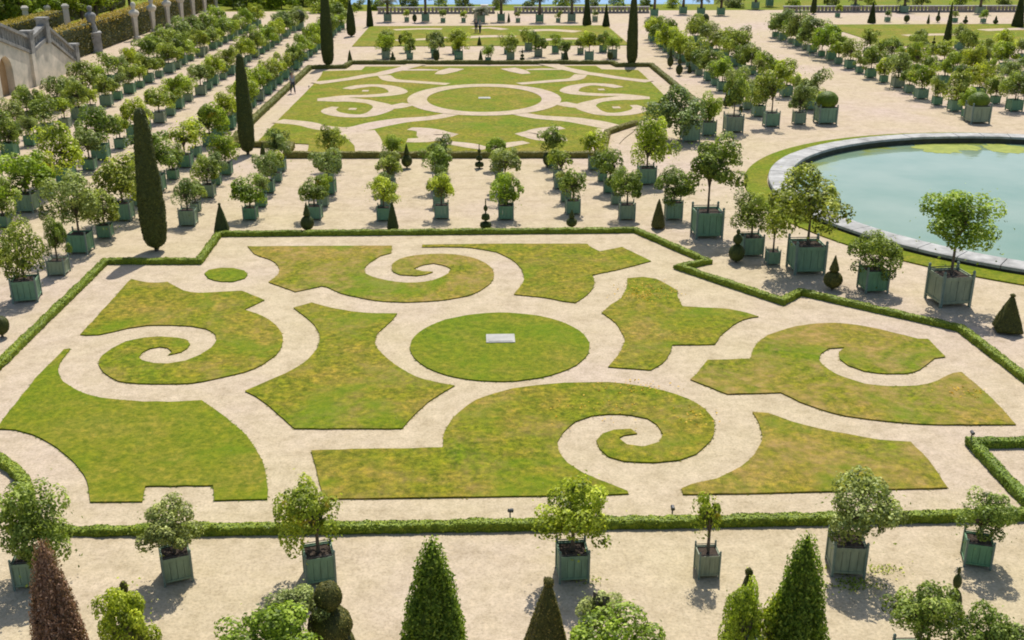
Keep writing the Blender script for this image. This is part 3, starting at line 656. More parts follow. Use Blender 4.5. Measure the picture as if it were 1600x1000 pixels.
topiary(1150, 410, 358, 25, 'two_ball', 'dark two ball topiary on the gravel beside the pool tubs', 'dark')
topiary(1300, 453, 399, 29, 'ball_cone', 'dark ball topped with a cone between two pool side tubs', 'clip')
topiary(1573, 518, 459, 40, 'pyramid', 'wide green four sided pyramid with a ball tip at the right edge', 'clip', 4000, .045)
topiary(636, 263, 224, 17, 'ball_cone', 'dark ball and spike topiary before the far hedge, left of centre', 'dark')
topiary(749, 263, 224, 14, 'tiered', 'dark tiered topiary before the far hedge at the centre', 'dark')
topiary(855, 262, 238, 14, 'ball', 'small dark ball topiary before the far hedge right of centre', 'dark')
topiary(411, 243, 222, 9, 'spire', 'thin dark spike topiary close to the corner cypress', 'dark')
for px, py, tp, w, k, lab in ((547,97,78,8,'spire','thin dark spike left end of the far tub line'),(614,97,80,9,'ball_cone','dark ball spike topiary left of the second far tub'),
    (682,98,77,10,'ball','dark ball topiary hiding the foot of the third far tub'),(751,95,78,7,'spire','slim dark spike left of the middle far tub'),(816,95,75,8,'tiered','dark tiered topiary between two far tubs right of centre'),
    (884,94,78,9,'spire','dark cone topiary close against the far right tubs'),(953,95,80,9,'ball','dark ball topiary last in the far tub line'),
    (626,71,54,7,'ball','small dark ball in front of the hindmost lawn, left'),(692,69,57,6,'ball','tiny dark ball in front of the hindmost lawn'),(749,71,57,7,'spire','tiny dark spike in front of the hindmost lawn'),
    (1047,106,72,10,'ball_cone','dark ball spike beside the first far right tubs'),(1061,118,86,11,'two_ball','dark two ball topiary by the far right hedge'),(1077,114,98,7,'spire','dark spike near the far right hedge corner'),
    (1134,168,143,11,'ball_cone','dark ball spike between right hand tubs'),(1157,178,165,6,'ball','tiny dark ball behind the big right tub'),(1085,186,160,7,'spire','dark spike behind the tub at the right hedge end'),
    (648,36,22,7,'ball','far dark ball left on the back gravel'),(795,35,20,5,'spire','far dark spike at the middle of the back gravel'),(1416,36,23,9,'ball','far dark ball low on the right back gravel'),
    (1450,37,22,5,'spire','far thin dark spike on the right back gravel'),(1465,35,14,7,'ball_cone','far dark ball spike on the right back gravel'),(1508,37,24,8,'two_ball','far two ball topiary right of the cone cypress'),
    (1555,38,24,8,'ball_cone','far dark ball spike by the broad right cypress'),(1458,74,55,8,'tiered','dark tiered topiary left of the cone cypress')):
    topiary(px, py, tp, w, k, lab, 'dark', 700, .09)
topiary(4, 527, 494, 26, 'ball', 'dark ball topiary in shade at the left edge of the picture', 'dark')

# foreground topiary and thujas; their feet are below the picture
THU = foliage_lathe('foliage', [(.4,.0),(.56,.12),(.58,.4),(.52,.9),(.42,1.5),(.30,2.1),(.17,2.6),(.05,2.95),(.01,3.05)], 41, 40, .15, 17000, .068, False, .13, .75)
def thuja(px, py, top, w, mat, label, name='thuja'):
    p = at(px, py); h = zrow(p, top); s = scale_at(p, h * .25)
    root = empty(name, p); tag(root, label, 'conifer', 'loose cone shaped conifers along the front')
    f = link('foliage', THU, M[mat], root); k = w / s / 1.16; f.scale = (k, k, h / 3.05); f.rotation_euler = (0, 0, px * .7)
    bm = bmesh.new(); tube(bm, [(0,0,-.02),(0,0,.3)], [.07,.05]); link('trunk', mesh_bm('trunk', bm), M['bark'], root)
thuja(681, 1066, 843, 90, 'thuja', 'feathery green cone conifer in the middle foreground')
thuja(1236, 1066, 837, 86, 'thuja', 'feathery green cone conifer in the right foreground')
thuja(103, 1060, 845, 68, 'dry', 'browned dying cone conifer in the left foreground')
topiary(855, 1052, 903, 78, 'pyramid', 'large clipped pyramid with a ball tip, golden edged, centre foreground', 'clip', 9000, .04)
topiary(521, 1052, 911, 78, 'stacked', 'stacked three tier clipped topiary with ball top, left foreground', 'clip', 9000, .055)
topiary(212, 1040, 908, 52, 'two_ball', 'brownish clipped topiary mostly hidden behind a round orange tree', 'clip', 5000, .04)
topiary(1158, 1030, 888, 54, 'pyramid', 'small dark pyramid topiary half hidden by a bright bush', 'clip', 4000, .04)
topiary(1143, 1040, 968, 34, 'ball', 'dark ball topiary low beside the half hidden pyramid', 'dark', 3000, .04)
topiary(1487, 960, 886, 23, 'two_ball', 'dark two ball topiary peeping over the right foreground bushes', 'dark', 2500, .04)

# ------------------------------------------------------------------ orange trees in boxes
F_ = FINE
T = traced
T(43, 922, 46, -12, 102, 754, 874, 'dark green orange tree in a box behind the browned cone', 'orange', F_[0], 1.05, .12)
T(272, 914, 45, 216, 312, 776, 858, 'pale airy orange tree in a turned green box, second from left in front', 'grey', F_[1], 1.1, .35)
T(497, 916, 47, 428, 534, 745, 846, 'orange tree with yellowing leaves in a green box, third from left in front', 'yellow', F_[2], 1.1, .25)
T(896, 912, 48, 838, 960, 742, 846, 'lush green orange tree in a grey green box in the centre front', 'bright', F_[3], 1.05, .05)
T(1107, 905, 34, 1082, 1130, 770, 834, 'spindly young orange tree in a narrow green box in front', 'yellow', THIN[0], 1.25, .03)
T(1328, 903, 52, 1288, 1412, 735, 842, 'big orange tree in a bright green box right of the front cone conifer', 'grey', F_[4], 1.05, -.12)
T(1533, 889, 41, 1499, 1588, 766, 838, 'orange tree in a small green box at the right end of the front row', 'orange', F_[0], 1.05, -.3)
T(1108, 374, 43, 1074, 1167, 211, 294, 'tall stemmed orange tree in a big box left of the pool verge', 'orange', F_[1], 1.0, 0)
T(1176, 402, 33, 1143, 1208, 300, 362, 'bushy orange tree in a box behind the two ball topiary', 'orange', F_[2], .95)
T(1209, 415, 20, 1196, 1233, 326, 372, 'thin young orange tree in a tiny box near the pool', 'bright', THIN[1], 1.1)
T(1265, 430, 49, 1202, 1324, 259, 355, 'large round orange tree in a pale box overlapping the pool edge', 'orange', F_[3], .95, 0)
T(1369, 459, 37, 1326, 1408, 360, 428, 'low round orange tree in a grey box in front of the pool verge', 'orange', F_[4], 1.0)
T(1490, 481, 51, 1442, 1564, 298, 380, 'umbrella shaped orange tree on a tall stem in front of the pool water', 'bright', F_[0], 1.0, .1)
T(1054, 345, 26, 1027, 1084, 262, 315, 'dense orange tree in a green box behind the rough dark cone', 'orange', F_[1], 1.1)
T(1012, 290, 27, 992, 1060, 186, 256, 'bright tall orange tree in a green box near the far lawn hedge corner', 'bright', F_[2], 1.0)
T(1080, 223, 27, 985, 1078, 136, 205, 'spreading orange tree overhanging the right hedge of the far lawn', 'grey', F_[3], 1.15)
T(1108, 213, 22, 1088, 1130, 146, 186, 'round orange tree in a box at the right hedge end of the far lawn', 'bright', None, 1.0)
T(1148, 208, 27, 1132, 1174, 112, 164, 'orange tree in a big box at the front left of the right hand rows', 'orange', None, .95)
T(1207, 199, 22, 1178, 1229, 110, 160, 'olive toned round orange tree in a box in front of the right hand rows', 'orange', None, 1.0)
T(1250, 195, 17, 1232, 1273, 132, 170, 'greyish orange tree in a small box in front of the right hand rows', 'grey', None, 1.1)
T(36, 474, 38, -4, 66, 344, 440, 'dark round orange tree in a box by the bend of the left hedge', 'orange', F_[4], .95, .2)
T(88, 432, 27, 66, 106, 338, 396, 'small orange tree in a box second in the row beside the left hedge', 'orange', F_[1], .9)
T(122, 398, 32, 64, 152, 270, 348, 'big spreading orange tree third in the row beside the left hedge', 'grey', F_[0], 1.0)

ORD = 'first second third fourth fifth sixth seventh eighth ninth tenth eleventh twelfth thirteenth fourteenth fifteenth sixteenth seventeenth eighteenth nineteenth twentieth'.split() + ['twenty ' + w for w in 'first second third fourth fifth sixth seventh eighth ninth'.split()] + ['thirtieth'] + ['thirty ' + w for w in 'first second third fourth fifth sixth seventh eighth ninth'.split()]
LOOK = dict(orange='green', bright='bright', yellow='yellowish', grey='greyish')
rr = random.Random(11)
def auto(X, Y, big, where, i, mat=None, near=None, k=1.0, side='front', tk=1.0):
    s = scale_at((X, Y)); near = s > 26 if near is None else near
    mat = mat or rr.choices(['orange', 'bright', 'yellow', 'grey'], [.50, .27, .05, .18])[0]
    if big: w = rr.uniform(.76, .92); r = rr.uniform(.74, .98) * k; zc = w + r * rr.uniform(.62, .85) + rr.uniform(.05, .25)
    else: w = rr.uniform(.54, .68); r = rr.uniform(.54, .72) * k; zc = w + r * rr.uniform(.65, .9) + rr.uniform(.05, .25)
    r *= .88; w *= tk; zc -= .1 * (1 - tk) * 8 * .1; size = 'large' if big else 'small'
    potted(X + rr.uniform(-.16, .16), Y + rr.uniform(-.18, .18), w, w * rr.uniform(.95, 1.08), zc, r, r * rr.uniform(.74, .95),
           f'{size} {LOOK[mat]} orange tree, {ORD[i]} from {side} in {where}', mat, rr.choice(CROWNS + (THIN if rr.random() < .25 else [])), near)
def row(X, Y0, Y1, step, where, start=0, big0=True, k=1.0, skip=(), far=None, close=None):
    Y = Y0; i = 0
    while Y <= Y1:
        if i not in skip: auto(X, Y, (i + (0 if big0 else 1)) % 2 == 0, where, i + start, k=far if far and Y > 104 else close if close and Y < 66 else k)
        i += 1; Y += step * rr.uniform(.96, 1.04)
row(-17.05, 48.2, 107, 2.95, 'the row beside the left hedge', 3, False, 1.2, close=1.42)
row(-22.45, 47.0, 104, 3.0, 'the second left row', 0, True, 1.22, close=1.62)
row(-28.4, 60.3, 148, 3.0, 'the third left row', 0, True, 1.16, far=1.4)
row(-31.4, 61.5, 138, 3.0, 'the row below the stone wall', 0, False, 1.4, far=1.8)
row(-17.0, 111, 142, 3.1, 'the row past the far lawn', 0, True, 1.5)
row(-22.4, 107.3, 146, 3.1, 'the row behind the far cypress', 0, True, 1.5)
for X, nm, y0, n in ((-13.8, 'the short file beside the tall cypress', 50.2, 5), (-10.85, 'the first file across the middle gravel', 50.8, 5), (-7.7, 'the second file across the middle gravel', 50.9, 5), (-4.55, 'the third file across the middle gravel', 50.8, 5),
                     (-1.65, 'the fourth file across the middle gravel', 50.8, 5), (1.6, 'the fifth file across the middle gravel', 50.7, 5), (4.7, 'the sixth file across the middle gravel', 51.4, 5), (7.35, 'the seventh file across the middle gravel', 50.5, 5)):
    for i in range(n): auto(X - .08 * i, y0 + i * 2.62 + rr.uniform(-.15, .15), i % 2 == 0, nm, i, k=.94, tk=.82)
row(20.7, 78.0, 129, 3.0, 'the right row nearest the far lawn', 0, True, 1.36, far=1.7)
row(25.4, 77.6, 129, 3.1, 'the right row along the broad path', 0, False, 1.36, far=1.7)
row(35.9, 76.8, 133, 2.95, 'the row beyond the broad path', 0, False, 1.36, far=1.9)
row(40.6, 79.5, 112, 3.2, 'the second row across the broad path', 0, True, 1.36)
row(45.0, 83.5, 112, 3.3, 'the third row across the broad path', 0, True, 1.36)
row(49.4, 88, 108, 4, 'the fourth row across the broad path', 0, False, 1.36)
for i, (px, py) in enumerate(((604,93),(639,92.5),(681,91),(719,94),(761,99),(800,94),(840,89),(880,93),(922,95),(957,92))):
    p = at(px, py); auto(p.x, p.y + .4, i % 3 != 1, 'the long far line of tubs', i, k=1.25, side='left')
    if i != 4: auto(p.x - .5, p.y + 5.5, i % 3 == 0, 'the line behind the far tubs', i - (i > 4), k=1.2, side='left')
for i, (px, py) in enumerate(((1510,90),(1540,95),(1570,91),(1595,92),(1497,78),(1435,76))):
    p = at(px, py); auto(p.x, p.y, i % 2 == 0, 'the loose group below the right cypress', i, side='left', k=1.4)
for i, (px, py) in enumerate(((635,34),(694,35),(725,35),(811,35),(872,35),(930,34),(1310,27),(1385,34),(1490,35),(1535,36))):
    p = at(px, py); auto(p.x, p.y, False, 'the backmost line before the lake', i, k=.9, side='left')
# round clipped box bushes in tubs
BALL = foliage_lathe('crown', ball(-1, 1, 1.0, 10), 77, 30, .02, 2600, .09, False, .012, .4)
def boxball(px, by, tw, ytop, yb, wpx, label):
    p = at(px, by); w = tw / scale_at(p); p.y += w / 2; s = scale_at(p, 1.4)
    zc = zrow(p, (ytop + yb) / 2); r = wpx / 2 / s
    return potted(p.x, p.y, w, w * .92, zc, r, r * .82, label, 'box', BALL)
boxball(1293, 195, 29, 141, 171, 33, 'clipped round box bush in a big pale green tub at the path corner')
boxball(1532, 194, 30, 144, 171, 33, 'clipped round box bush in a big pale tub across the path')
# trees of the nearest row, whose boxes stand below the picture
def front(px, py, wpx, hpx, zc, mat, mesh, label):
    p = at(px, py, zc); s = scale_at(p, zc); r = wpx / 2 / s * .95; dep = math.atan2(HC - zc, fwd(p)); ha = hpx / 2 / s
    rz = math.sqrt(max(ha * ha - (r * math.sin(dep)) ** 2, .25 * r * r)) / math.cos(dep)
    potted(p.x, p.y, .72, .74, zc, r, min(rz, zc - .75), label, mat, mesh, True)
front(192, 966, 100, 110, 1.65, 'bright', F_[1], 'round glossy orange tree top between the browned cone and the front gravel')
front(420, 1000, 160, 112, 1.6, 'bright', F_[3], 'wide bright orange tree top at the bottom edge left of centre')
front(464, 945, 84, 62, 1.7, 'grey', F_[2], 'bluish green orange tree top beside the stacked topiary')
front(964, 1000, 150, 112, 1.6, 'bright', F_[4], 'wide bright orange tree top at the bottom edge right of the clipped pyramid')
front(940, 950, 70, 50, 1.75, 'grey', F_[0], 'small greyish tree top behind the wide bright one')
front(1166, 962, 78, 104, 1.65, 'bright', F_[2], 'bright orange tree top hiding the small dark pyramid')
front(1445, 950, 116, 96, 1.7, 'orange', F_[3], 'broad orange tree top left of a twin at the bottom right')
front(1548, 992, 104, 100, 1.65, 'orange', F_[1], 'round orange tree top in the bottom right corner')
front(1205, 968, 50, 80, 1.4, 'bright', THIN[2], 'loose young tree touching the right cone conifer')

# ------------------------------------------------------------------ palms in boxes
def palm_mesh(seed):
    rng = np.random.default_rng(seed); V = []; F = []; T = []
    for k in range(26):
        a = 6.283 * k / 26 * 5.2 + rng.uniform(-.2, .2); e0 = rng.uniform(.2, 1.35); L = rng.uniform(.85, 1.15)
        d = np.array([math.cos(a), math.sin(a), 0]); pts = []
        p = np.zeros(3); el = e0
        for s in range(8):
            pts.append(p.copy()); p = p + (d * math.cos(el) + np.array([0, 0, math.sin(el)])) * L / 7; el -= .26
        side = np.array([-d[1], d[0], 0])
        for s in range(1, 8):
            for q in range(3):
                c = pts[s - 1] + (pts[s] - pts[s - 1]) * q / 3; ln = .30 * math.sin(math.pi * (s - .6 + q / 3) / 8.2) + .04; f = (pts[s] - pts[s - 1]) / (L / 7)
                for sg in (-1, 1):
                    b = len(V); tip = c + side * sg * ln + f * ln * .5 - np.array([0, 0, .35 * ln])
                    V += [c, c + f * .035, tip + f * .01, tip]; F.append((b, b + 1, b + 2, b + 3)); T.append(rng.uniform(.2, .9))
    return mesh_np('fronds', V, F, T)
PALMS = [palm_mesh(1), palm_mesh(2)]
def palm(px, py, h, label, r=1.5):
    p = at(px, py); root = empty('potted_palm', p); tag(root, label, 'palm', 'palms in green boxes along the back')
    t = link('tub', TUB_FAR, M['tub'], root); t.scale = (1.0, 1.0, 1.05)
    bm = bmesh.new(); tube(bm, [(0,0,.9),(.03,0,.9 + h * .5),(0,0,.9 + h)], [.22,.18,.19], 10); link('trunk', mesh_bm('trunk', bm, True), M['bark'], root)
    f = link('fronds', PALMS[px % 2], M['palm'], root); f.location = (0, 0, .9 + h); f.scale = (r, r, r); f.rotation_euler = (0, 0, px)
for px, py, h, lab in ((606,34,1.5,'short palm in a box at the left of the back gravel'),(665,34,2.6,'tall palm in a box on the back gravel, left of centre'),(783,34,2.0,'palm in a box on the back gravel at the centre'),(752,36,.5,'low palm in a pale box before the lake'),
                       (843,35,2.4,'tall dark palm in a box right of centre on the back gravel'),(893,34,2.2,'palm in a box left of the tall cone cypress'),(1022,26,2.4,'palm behind the first right hand trees'),(1067,22,2.5,'dark stemmed palm behind the right hand trees'),
                       (1095,24,1.5,'palm with a reddish short stem above the right hand trees'),(1126,24,1.2,'low palm by the far end of the broad path'),(1180,14,2.2,'palm at the head of the row beyond the broad path'),(1202,10,2.4,'palm beside another one above the broad path'),
                       (1335,18,1.2,'palm before the bright far grass'),(1412,20,1.0,'low palm on the right of the small cone cypress'),(1530,22,1.3,'palm in front of the far right parapet')):
    palm(px, py, h, lab)
def yew_oval(px, py, top, w, label):
    p = at(px, py); h = zrow(p, top); s = scale_at(p); root = empty('potted_yew', p); tag(root, label, 'potted tree', 'dark clipped yews in boxes')
    t = link('tub', TUB_FAR, M['tub'], root); t.scale = (.9, .9, .9)
    f = link('crown', BALL, M['dark'], root); r = w / 2 / s; f.scale = (r, r, max(.6, (h - .9) / 2)); f.location = (0, 0, .9 + max(.6, (h - .9) / 2))
yew_oval(469, 47, 15, 17, 'dark egg shaped clipped yew among the left orange trees')
yew_oval(1100, 48, 21, 14, 'dark upright clipped yew among the right orange trees')
yew_oval(1263, 52, 24, 16, 'dark round headed clipped yew at the row beyond the path')

# ------------------------------------------------------------------ parapet before the lake
def parapet(x0, x1, Y, h, label):
    root = empty('parapet', ((x0 + x1) / 2, Y, 0)); L = x1 - x0; tag(root, label, 'parapet', 'low stone parapets along the back')
    bm = bmesh.new(); bx(bm, -L/2, L/2, -.3, .3, 0, h * .25)
    k = int(L / .55)
    for i in range(k):
        x = -L/2 + L * (i + .5) / k
        if i % 8 == 0: bx(bm, x - .22, x + .22, -.24, .24, h * .25, h * .86)
        else: bx(bm, x - .17, x + .17, -.14, .14, h * .25, h * .86)
    link('balustrade', mesh_bm('balustrade', bm), M['wall'], root)
    bm = bmesh.new(); bx(bm, -L/2 - .05, L/2 + .05, -.36, .36, h * .86, h); link('coping', mesh_bm('coping', bm), M['coping'], root)
parapet(-14, 3.2, 163.5, .95, 'brownish stone parapet before the lake, left of the pale pedestals')
parapet(6.0, 26, 163.5, .95, 'stone parapet before the lake to the right of the pale pedestals')
parapet(46, 96, 163.5, .95, 'long grey stone parapet below the bright far grass on the right')
def pedestal(px, py, w, h, label):
    p = at(px, py); bm = bmesh.new(); bx(bm, -w/2-.08, w/2+.08, -w/2-.08, w/2+.08, 0, .2); bx(bm, -w/2, w/2, -w/2, w/2, .2, h - .15); bx(bm, -w/2-.1, w/2+.1, -w/2-.1, w/2+.1, h - .15, h)
    o = link('stone_pedestal', mesh_bm('stone_pedestal', bm), M['stone']); o.location = p; tag(o, label, 'pedestal', 'stone pedestals')
pedestal(745, 33, .8, 1.6, 'tall pale stone pedestal on the back gravel behind two strollers')
pedestal(757, 23, .9, 1.4, 'pale stone pedestal in the gap of the far parapet')

# ------------------------------------------------------------------ left: stair wall, herms, hornbeam hedge, trees
XW = -37.6
def wall_prism(name, prof, x0, x1, mat, parent, hole=None):
    """profile in (y, z) extruded along x"""
    bm = bmesh.new(); A = [bm.verts.new((x0, y, z)) for y, z in prof]; B = [bm.verts.new((x1, y, z)) for y, z in prof]
    bm.faces.new(A); bm.faces.new(B[::-1]); n = len(prof)
    for i in range(n): bm.faces.new((A[i], A[(i + 1) % n], B[(i + 1) % n], B[i]))
    return link(name, mesh_bm(name, bm), mat, parent)
def zw(py, Y): return zrow((XW, Y), py)
def yw(px): return ywall(px, XW)
def ywall(px, X):        # Y on a plane of constant X for a photo column at ground
    lo, hi = 60., 200.
    for _ in range(50):
        m = (lo + hi) / 2; d = fwd((X, m)) * CT + HC * ST; x = 800 + FPX * (X * CY - m * SY) / d
        lo, hi = (m, hi) if x < px else (lo, m)
    return lo
stair = empty('stair_wall', (0, 0, 0)); tag(stair, 'weathered stone stair wall with an arched niche and sloping balustrade at the left edge', 'building')
Yc, Yp, Ye = yw(56), yw(82), yw(122)
zA = zw(58, yw(0)); zC = zw(84, Yc); zP = zw(62, Yp); slope = (zA - zC) / (Yc - yw(0))
prof = [(Ye, 0), (Ye, .5), (Yp, zP), (Yc, zC), (62, min(13, zC + slope * (Yc - 62))), (62, 0)]
Ya, Yb = yw(6), yw(26); za = zw(88, (Ya + Yb) / 2)
# the wall in front of the niche is cut by an arch
arch = [(Yb, 0)] + [((Ya + Yb) / 2 + (Yb - Ya) / 2 * math.cos(t), za - (Yb - Ya) / 2 + (Yb - Ya) / 2 * math.sin(t)) for t in [math.pi * k / 14 for k in range(15)]] + [(Ya, 0)]
pf = prof[:-1] + [prof[-1]] + arch[::-1]
wall_prism('wall', prof, XW - 9, XW - .6, M['stone'], stair)
wall_prism('arched_front', pf, XW - .598, XW, M['stone'], stair)
wall_prism('niche', [(Ya + .02, .02)] + [(y, z) for y, z in arch[1:-1]][::-1] + [(Yb - .02, .02)], XW - .597, XW - .56, M['niche'], stair)
bm = bmesh.new(); bx(bm, XW - .02, XW + .22, Yc - .35, Yc + .35, 0, zC - .002); link('pilaster', mesh_bm('pilaster', bm), M['stone'], stair)
def rail(name, pts, h, parent):
    """stone balustrade climbing along (y, z) points, standing on the wall head"""
    bm = bmesh.new()
    for (y0, z0), (y1, z1) in zip(pts, pts[1:]):
        def sl(a, b, xa, xb):
            v = [bm.verts.new(c) for c in ((xa,y0,z0+a),(xb,y0,z0+a),(xb,y0,z0+b),(xa,y0,z0+b),(xa,y1,z1+a),(xb,y1,z1+a),(xb,y1,z1+b),(xa,y1,z1+b))]
            for f in ((0,1,2,3),(7,6,5,4),(0,4,5,1),(1,5,6,2),(2,6,7,3),(3,7,4,0)): bm.faces.new([v[i] for i in f])
        sl(0, .28, XW - .5, XW + .12); sl(h - .25, h, XW - .48, XW + .10)
        n = max(2, int(abs(y1 - y0) / .5))
        for i in range(n):
            t = (i + .5) / n; y = y0 + (y1 - y0) * t; z = z0 + (z1 - z0) * t
            w = .2 if i % 6 else .34; bx(bm, XW - .2 - w/2, XW - .2 + w/2, y - w/2, y + w/2, z + .2, z + h - .2)
    return link(name, mesh_bm(name, bm), M['weathered'], parent)
rail('balustrade', [(62.2, prof[4][1]), (Yc, zC)], 1.5, stair); rail('balustrade', [(Yc + .6, zC + .02), (Yp, zP)], 1.35, stair); rail('balustrade', [(Yp + .5, zP - .05), (Ye, .5)], 1.3, stair)
bm = bmesh.new()
for y, z in ((Yc + .25, zC), (Yp + .2, zP), (Ye, .5)): bx(bm, XW - .62, XW + .2, y - .42, y + .42, z - .3, z + 1.7); bx(bm, XW - .7, XW + .28, y - .5, y + .5, z + 1.7, z + 1.9)
link('newel', mesh_bm('newel', bm), M['weathered'], stair)
# hornbeam hedge on the left boundary
def hedge_wall(x, y0, y1, w, h, label, seed):
    rng = np.random.default_rng(seed); root = empty('hornbeam_hedge', (x, (y0 + y1) / 2, 0)); tag(root, label, 'hedge', 'tall hornbeam hedges at the left boundary')
    L = y1 - y0
    bm = bmesh.new(); bx(bm, -w/2, w/2, -L/2, L/2, .1, h); bmesh.ops.subdivide_edges(bm, edges=bm.edges[:], cuts=6, use_grid_fill=True)
    for v in bm.verts: v.co += Vector((noise.noise(v.co * .7), noise.noise(v.co * .7 + Vector((5,0,0))), .6 * noise.noise(v.co + Vector((0,7,0))))) * .22
    link('core', mesh_bm('core', bm), M['dark'], root)
    k = int(L * (h * 2 + w) * 55); P = np.c_[rng.uniform(-w/2, w/2, k), rng.uniform(-L/2, L/2, k), rng.uniform(.2, h, k)]; s = rng.integers(0, 3, k)
    P[s == 0, 0] = w/2; P[s == 1, 2] = h; P[s == 2, 0] = -w/2; N = np.zeros((k, 3)); N[s == 0, 0] = 1; N[s == 1, 2] = 1; N[s == 2, 0] = -1
    P += rng.normal(0, .1, (k, 3)); top = P[:, 2] > h - .35
    for nm, sel, mat, tl in (('side_leaves', ~top, M['clip'], .4), ('top_leaves', top, M['hedge_top'], .75)):
        V, F = leaf_quads(P[sel], N[sel], .2, rng); link(nm, mesh_np(nm, V, F, np.clip(rng.normal(tl, .22, sel.sum()), 0, 1)), mat, root)
hedge_wall(-41.2, 108, 176, 1.8, 3.0, 'long hornbeam hedge with a golden top behind the row of stone herms', 5)
hedge_wall(-56, 100, 178, 2.2, 5.5, 'dark hedge behind the tree trunks at the top left', 6)
hedge_wall(-47.5, 84, 128, 1.6, 3.4, 'golden topped hedge above the stair wall', 8)
# herms: bust on a tapering shaft
def herm_mesh():
    bm = bmesh.new(); lathe(bm, [(.42,0),(.42,.35),(.36,.4),(.24,.45),(.26,1.2),(.32,2.4),(.36,2.5)], 4, 0, 0); return mesh_bm('shaft', bm)
def bust_mesh():
    bm = bmesh.new(); lathe(bm, [(.28,2.45),(.46,2.6),(.55,2.85),(.50,3.05),(.2,3.2),(.16,3.3),(.22,3.42),(.27,3.6),(.26,3.78),(.16,3.95),(.03,4.0)], 14, .05, 4)
    for v in bm.verts: v.co.y *= .66
    return mesh_bm('bust', bm, True)
HS, HB = herm_mesh(), bust_mesh()
def herm(px, py, h, label):
    p = Vector((-39.2, ywall(px, -39.2), 0)); root = empty('stone_herm', p, .8); tag(root, label, 'statue', 'stone herms along the left hedge'); root.scale = (1.15, 1.15, h / 4)
    link('shaft', HS, M['stone'], root); link('bust', HB, M['stone'], root)
for i, (px, py) in enumerate(((214,60),(241,46),(264,35),(285,26),(303,19),(321,13),(338,8))):
    herm(px, py, 4.3, f"pale stone herm before the golden hedge, {ORD[i]} from the front")
def statue(px, py, zb, label):
    p = at(px, py, zb); root = empty('stone_statue', p, .4); tag(root, label, 'statue', 'stone figures above the stair wall')
    bm = bmesh.new(); bx(bm, -.75, .75, -.75, .75, -zb, .1); bx(bm, -.85, .85, -.85, .85, .1, .28); link('plinth', mesh_bm('plinth', bm), M['coping'], root)
    bm = bmesh.new(); lathe(bm, [(.5,.26),(.55,.5),(.42,1.0),(.38,1.3),(.52,1.7),(.58,2.0),(.42,2.2),(.18,2.32),(.17,2.42),(.25,2.55),(.28,2.72),(.2,2.9),(.03,2.96)], 14, .07, 9); link('figure', mesh_bm('figure', bm, True), M['weathered'], root)
statue(145, 54, 1.8, 'grey stone figure on a pale plinth at the foot of the stair')
def pillar(px, py, top, label):
    p = at(px, py); h = zrow(p, top); root = empty('stone_pillar', p, .4); tag(root, label, 'pillar', 'pale stone pillars behind the stair wall')
    bm = bmesh.new(); lathe(bm, [(.62,0),(.62,.4),(.5,.5),(.44,h-.5),(.55,h-.4),(.58,h-.2),(.3,h)], 4); link('shaft', mesh_bm('shaft', bm), M['stone'], root)
pillar(46, 62, 9, 'thick pale stone pillar above the landing balustrade')
pillar(79, 52, 8, 'pale stone pillar at the right end of the landing balustrade')
pillar(109, 62, 6, 'tall slim pale stone pillar right of the stair')
def broad_tree(X, Y, ht, r, label, seed):
    root = empty('lime_tree', (X, Y, 0)); tag(root, label, 'tree', 'lime trees behind the stair wall'); q = random.Random(seed)
    bm = bmesh.new(); tube(bm, [(0,0,-.1),(.05,0,ht*.5),(0,.05,ht)], [.3,.23,.2], 9)
    for k in range(6):
        a = k * 1.05; tube(bm, [(0,0,ht*.9),(math.cos(a)*r*.4,math.sin(a)*r*.4,ht+r*.35),(math.cos(a)*r*.75,math.sin(a)*r*.75,ht+r*.7)], [.14,.09,.04], 6)
    link('trunk', mesh_bm('trunk', bm, True), M['bark'], root)
    c = link('crown', FINE[seed % 5], M['bright' if seed % 3 else 'yellow'], root); c.location = (0, 0, ht + r * .62); c.scale = (r, r, r * .75); c.rotation_euler = (0, 0, q.uniform(0, 6))
NEARNESS = ('first', 'second', 'third', 'fourth', 'fifth', 'sixth', 'seventh', 'eighth', 'ninth', 'tenth')
for i, (px, py) in enumerate(((8,60),(34,58),(68,50),(103,46),(130,42),(152,36),(176,30),(204,22),(240,14),(276,8))):
    p = at(px, py); broad_tree(p.x, p.y, 2.5, 2.6, f'bare stemmed lime tree behind the stair wall, {NEARNESS[i]} from the left edge', i)
def shrub(X, Y, r, label, mat, seed):
    root = empty('shrub', (X, Y, 0)); tag(root, label, 'shrub', 'shrubs on the far bank')
    c = link('crown', CROWNS[seed % 6], M[mat], root); c.location = (0, 0, r * .7); c.scale = (r, r, r * .8)
    bm = bmesh.new(); tube(bm, [(0,0,-.05),(0,0,r*.5)], [.12,.08]); link('stem', mesh_bm('stem', bm), M['bark'], root)
for i, (px, py, r, mat) in enumerate(((345,4,3.0,'bright'),(372,8,2.8,'bright'),(386,14,2.4,'orange'),(410,12,2.6,'bright'),(440,14,2.4,'bright'),(474,10,2.4,'orange'),(392,3,2.4,'orange'),(425,8,2.2,'bright'),(455,5,1.8,'orange'),(500,20,2.2,'bright'),(535,24,2.0,'bright'))):
    p = at(px, py); shrub(p.x, p.y, r, f'{"bright" if mat == "bright" else "dull"} green shrub on the far left bank, {ORD[i]} from the left', mat, i)

for i, (px, py) in enumerate(((560,14),(590,15),(640,14),(690,15),(725,14),(775,14),(830,14),(880,14),(925,13),(965,14),(1010,13),(1050,12),(1150,12),(1240,13),(1300,10),(1360,9),(1440,8),(1500,8),(1570,7))):
    p = at(px, py); shrub(p.x, p.y, 1.0 + .5 * ((i * 7) % 5) / 4, f'low {"bright" if i % 2 else "olive"} shrub on the bank beyond the parapet, {ORD[i]} from the left', 'bright' if i % 2 else 'grey', i)

